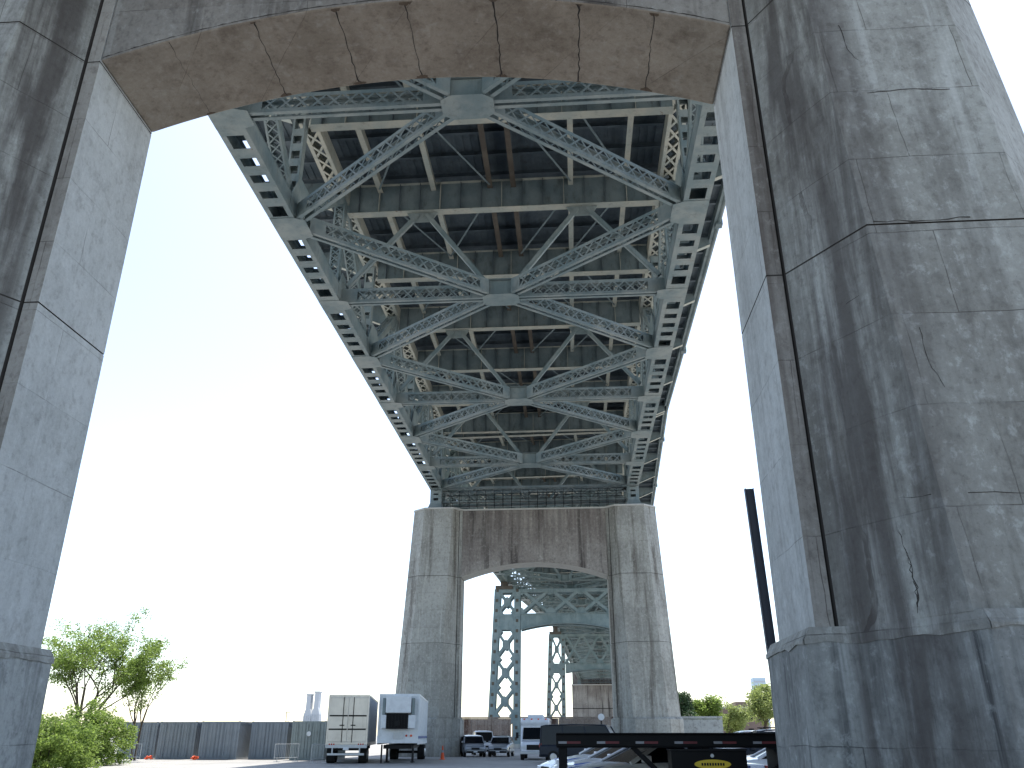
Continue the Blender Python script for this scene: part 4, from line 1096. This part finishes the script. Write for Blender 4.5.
# ------------------------------------------------------------------ vegetation
def leaves(mb, centres, n, sz, rr):
    for c, rad in centres:
        for _ in range(n):
            while True:
                d = Vector((rr.uniform(-1,1), rr.uniform(-1,1), rr.uniform(-1,1)))
                if d.length < 1: break
            p = Vector(c) + Vector((d.x*rad, d.y*rad, d.z*rad*.7))
            if p.z < .05: p.z = .05 + rr.random()*.2
            s = sz*rr.uniform(.6, 1.3)
            a = Vector((rr.gauss(0,1), rr.gauss(0,1), rr.gauss(0,.6))).normalized(); b_ = a.cross(Vector((rr.gauss(0,1), rr.gauss(0,1), rr.gauss(0,1)))).normalized()
            mb.add([p - a*s, p + b_*s*.45, p + a*s, p - b_*s*.45], [(0,1,2,3)])
def make_tree(loc, h, spread, label, mat, seed, nclump=60, nleaf=60, leaf=.09, trunk=.16, cat='tree', stems=1, lean=0, crown_lo=.35, clump=.55, group=None, name='leafy_tree'):
    rr = random.Random(seed); r = empty(name, loc, 0, label, cat, group)
    mb = MB(); tips = []
    def grow(p, d, L, rad, lvl):
        seg = 3; q = p
        for k in range(seg):
            d2 = (d + Vector((rr.gauss(0,.13), rr.gauss(0,.13), rr.gauss(0,.06)))).normalized()
            e = q + d2*(L/seg); r0 = rad*(1-.3*k/seg); r1 = rad*(1-.3*(k+1)/seg)
            mb.tube(q, e, r0, r1, n=6, cap=False); q = e; d = d2
            if lvl >= 2 or (lvl == 1 and k > 0): tips.append(q.copy())
            if lvl < 3 and k > 0:
                for _ in range(2 if lvl < 2 else 1):
                    an = rr.uniform(0, 6.28); side = Vector((math.cos(an), math.sin(an), 0))
                    nd = (d*.75 + side*spread*rr.uniform(.6,1.1) + Vector((0,0,.15))).normalized()
                    grow(q, nd, L*rr.uniform(.5,.72), r1*.6, lvl+1)
        tips.append(q.copy())
    for s in range(stems):
        an = 6.28*s/max(1,stems) + rr.random(); tilt = .22 if stems > 1 else .03
        grow(Vector((math.cos(an)*.1*(stems>1), math.sin(an)*.1*(stems>1), 0)), Vector((math.cos(an)*tilt+lean, math.sin(an)*tilt, 1)).normalized(), h*.5, trunk, 0)
    mb.build('trunk', M['bark'], r, smooth=True)
    tips = [t for t in tips if t.z > h*crown_lo] or tips
    mxz = max(t.z for t in tips); sc = (h-clump*.5)/mxz
    cs = []
    for _ in range(nclump):
        t = rr.choice(tips); cs.append((t + Vector((rr.gauss(0,.18), rr.gauss(0,.18), rr.gauss(0,.12))), clump*rr.uniform(.55,1.15)))
    mb = MB(); leaves(mb, cs, nleaf, leaf, rr); mb.build('crown', mat, r)
    return r
def make_bush(loc, rx, ry, h, label, mat, seed, n=90, nleaf=90, leaf=.10, cat='bush', name='leafy_bush'):
    rr = random.Random(seed); r = empty(name, loc, 0, label, cat)
    mb = MB(); cs = []
    for _ in range(n):
        a = rr.uniform(0, 6.28); q = rr.random()**.5; x = math.cos(a)*q*rx; y = math.sin(a)*q*ry
        zt = h*(1-.45*q*q)*rr.uniform(.75,1.08); z = zt*rr.uniform(.08,1)
        cs.append(((x,y,z), rr.uniform(.3,.65)))
    leaves(mb, cs, nleaf, leaf, rr); mb.build('foliage', mat, r)
    mb = MB()
    for _ in range(26):
        a = rr.uniform(0,6.28); q = rr.random()*.8; p = Vector((math.cos(a)*q*rx*.6, math.sin(a)*q*ry*.6, 0))
        mb.tube(p, p*1.35 + Vector((rr.gauss(0,.1), rr.gauss(0,.1), h*rr.uniform(.6,1.02))), .03, .008, n=5)
    mb.build('stems', M['bark'], r)
    return r
make_tree((atY(70,58), 58, 0), 9.6, .8, 'airy multi-stemmed tree rising above the bush at left', M['leaf'], 7, 430, 60, .085, .11, stems=4, clump=.66, crown_lo=.22)
make_tree((atY(136,62), 62, 0), 6.9, .5, 'slimmer small tree right of the airy tree', M['leaf'], 12, 120, 50, .085, .08, stems=2, clump=.5, crown_lo=.2)
make_bush((atY(40,44), 44, 0), 2.9, 2.4, 2.75, 'bright green bush beside the left foot of the near pier', M['leaf'], 3, 210, 110, .085)
make_bush((atY(80,52), 52, 0), 2.9, 2.4, 3.5, 'bright green bush at the left end of the container row', M['leaf'], 4, 230, 110, .085)
make_tree((atY(688,100), 100, 0), 6.0, .8, 'dark green tree just right of the far pier', M['leaf_d'], 21, 150, 80, .14, .2, clump=.9, crown_lo=.15)
make_tree((atY(706,105), 105, 0), 5.4, .8, 'mid green tree behind the pale block wall', M['leaf'], 22, 150, 70, .14, .2, clump=.9, crown_lo=.15)
make_tree((atY(724,92), 92, 0), 4.2, .8, 'pale green small tree before the brick building', M['leaf_y'], 23, 110, 70, .12, .15, clump=.7, crown_lo=.15)
make_tree((atY(763,60), 60, 0), 4.9, .7, 'pale yellow-green airy tree beside the tall steel post', M['leaf_y'], 24, 120, 55, .10, .12, clump=.55, crown_lo=.2)

# ------------------------------------------------------------------ light, sky, camera
SE, SA = 60, 6       # sun elevation, azimuth to the right of +Y
w = bpy.data.worlds.new('World'); scene.world = w; w.use_nodes = True
nt = w.node_tree; nt.nodes.clear()
sky = nt.nodes.new('ShaderNodeTexSky'); sky.sky_type = 'NISHITA'; sky.sun_disc = False
sky.sun_elevation = R(SE); sky.sun_rotation = R(SA); sky.dust_density = .85; sky.air_density = 1.0; sky.ozone_density = 1.0
bg = nt.nodes.new('ShaderNodeBackground'); bg.inputs[1].default_value = .15
out = nt.nodes.new('ShaderNodeOutputWorld'); hs = nt.nodes.new('ShaderNodeHueSaturation'); hs.inputs['Saturation'].default_value = .92; nt.links.new(sky.outputs[0], hs.inputs['Color']); nt.links.new(hs.outputs[0], bg.inputs[0]); nt.links.new(bg.outputs[0], out.inputs[0])
sd = bpy.data.lights.new('sun', 'SUN'); sd.energy = 4.0; sd.angle = R(.5); sd.color = (1, .96, .9)
so = bpy.data.objects.new('sun', sd); COL.objects.link(so)
dv = Vector((math.sin(R(SA))*math.cos(R(SE)), math.cos(R(SA))*math.cos(R(SE)), math.sin(R(SE))))
so.rotation_euler = dv.to_track_quat('Z', 'Y').to_euler(); so.location = (0, 0, 60)

cd = bpy.data.cameras.new('camera'); cam = bpy.data.objects.new('camera', cd); COL.objects.link(cam)
cd.sensor_width = 36; cd.lens = cam_f/1024*36; cd.clip_end = 20000; cd.clip_start = .1
cam.location = (0, 0, CAMZ); cam.rotation_euler = (math.pi/2 + PIT, 0, YAW)
scene.camera = cam
vs = scene.view_settings; vs.view_transform = 'Standard'; vs.look = 'None'; vs.gamma = 1; vs.use_curve_mapping = False
vs.exposure = 1.1
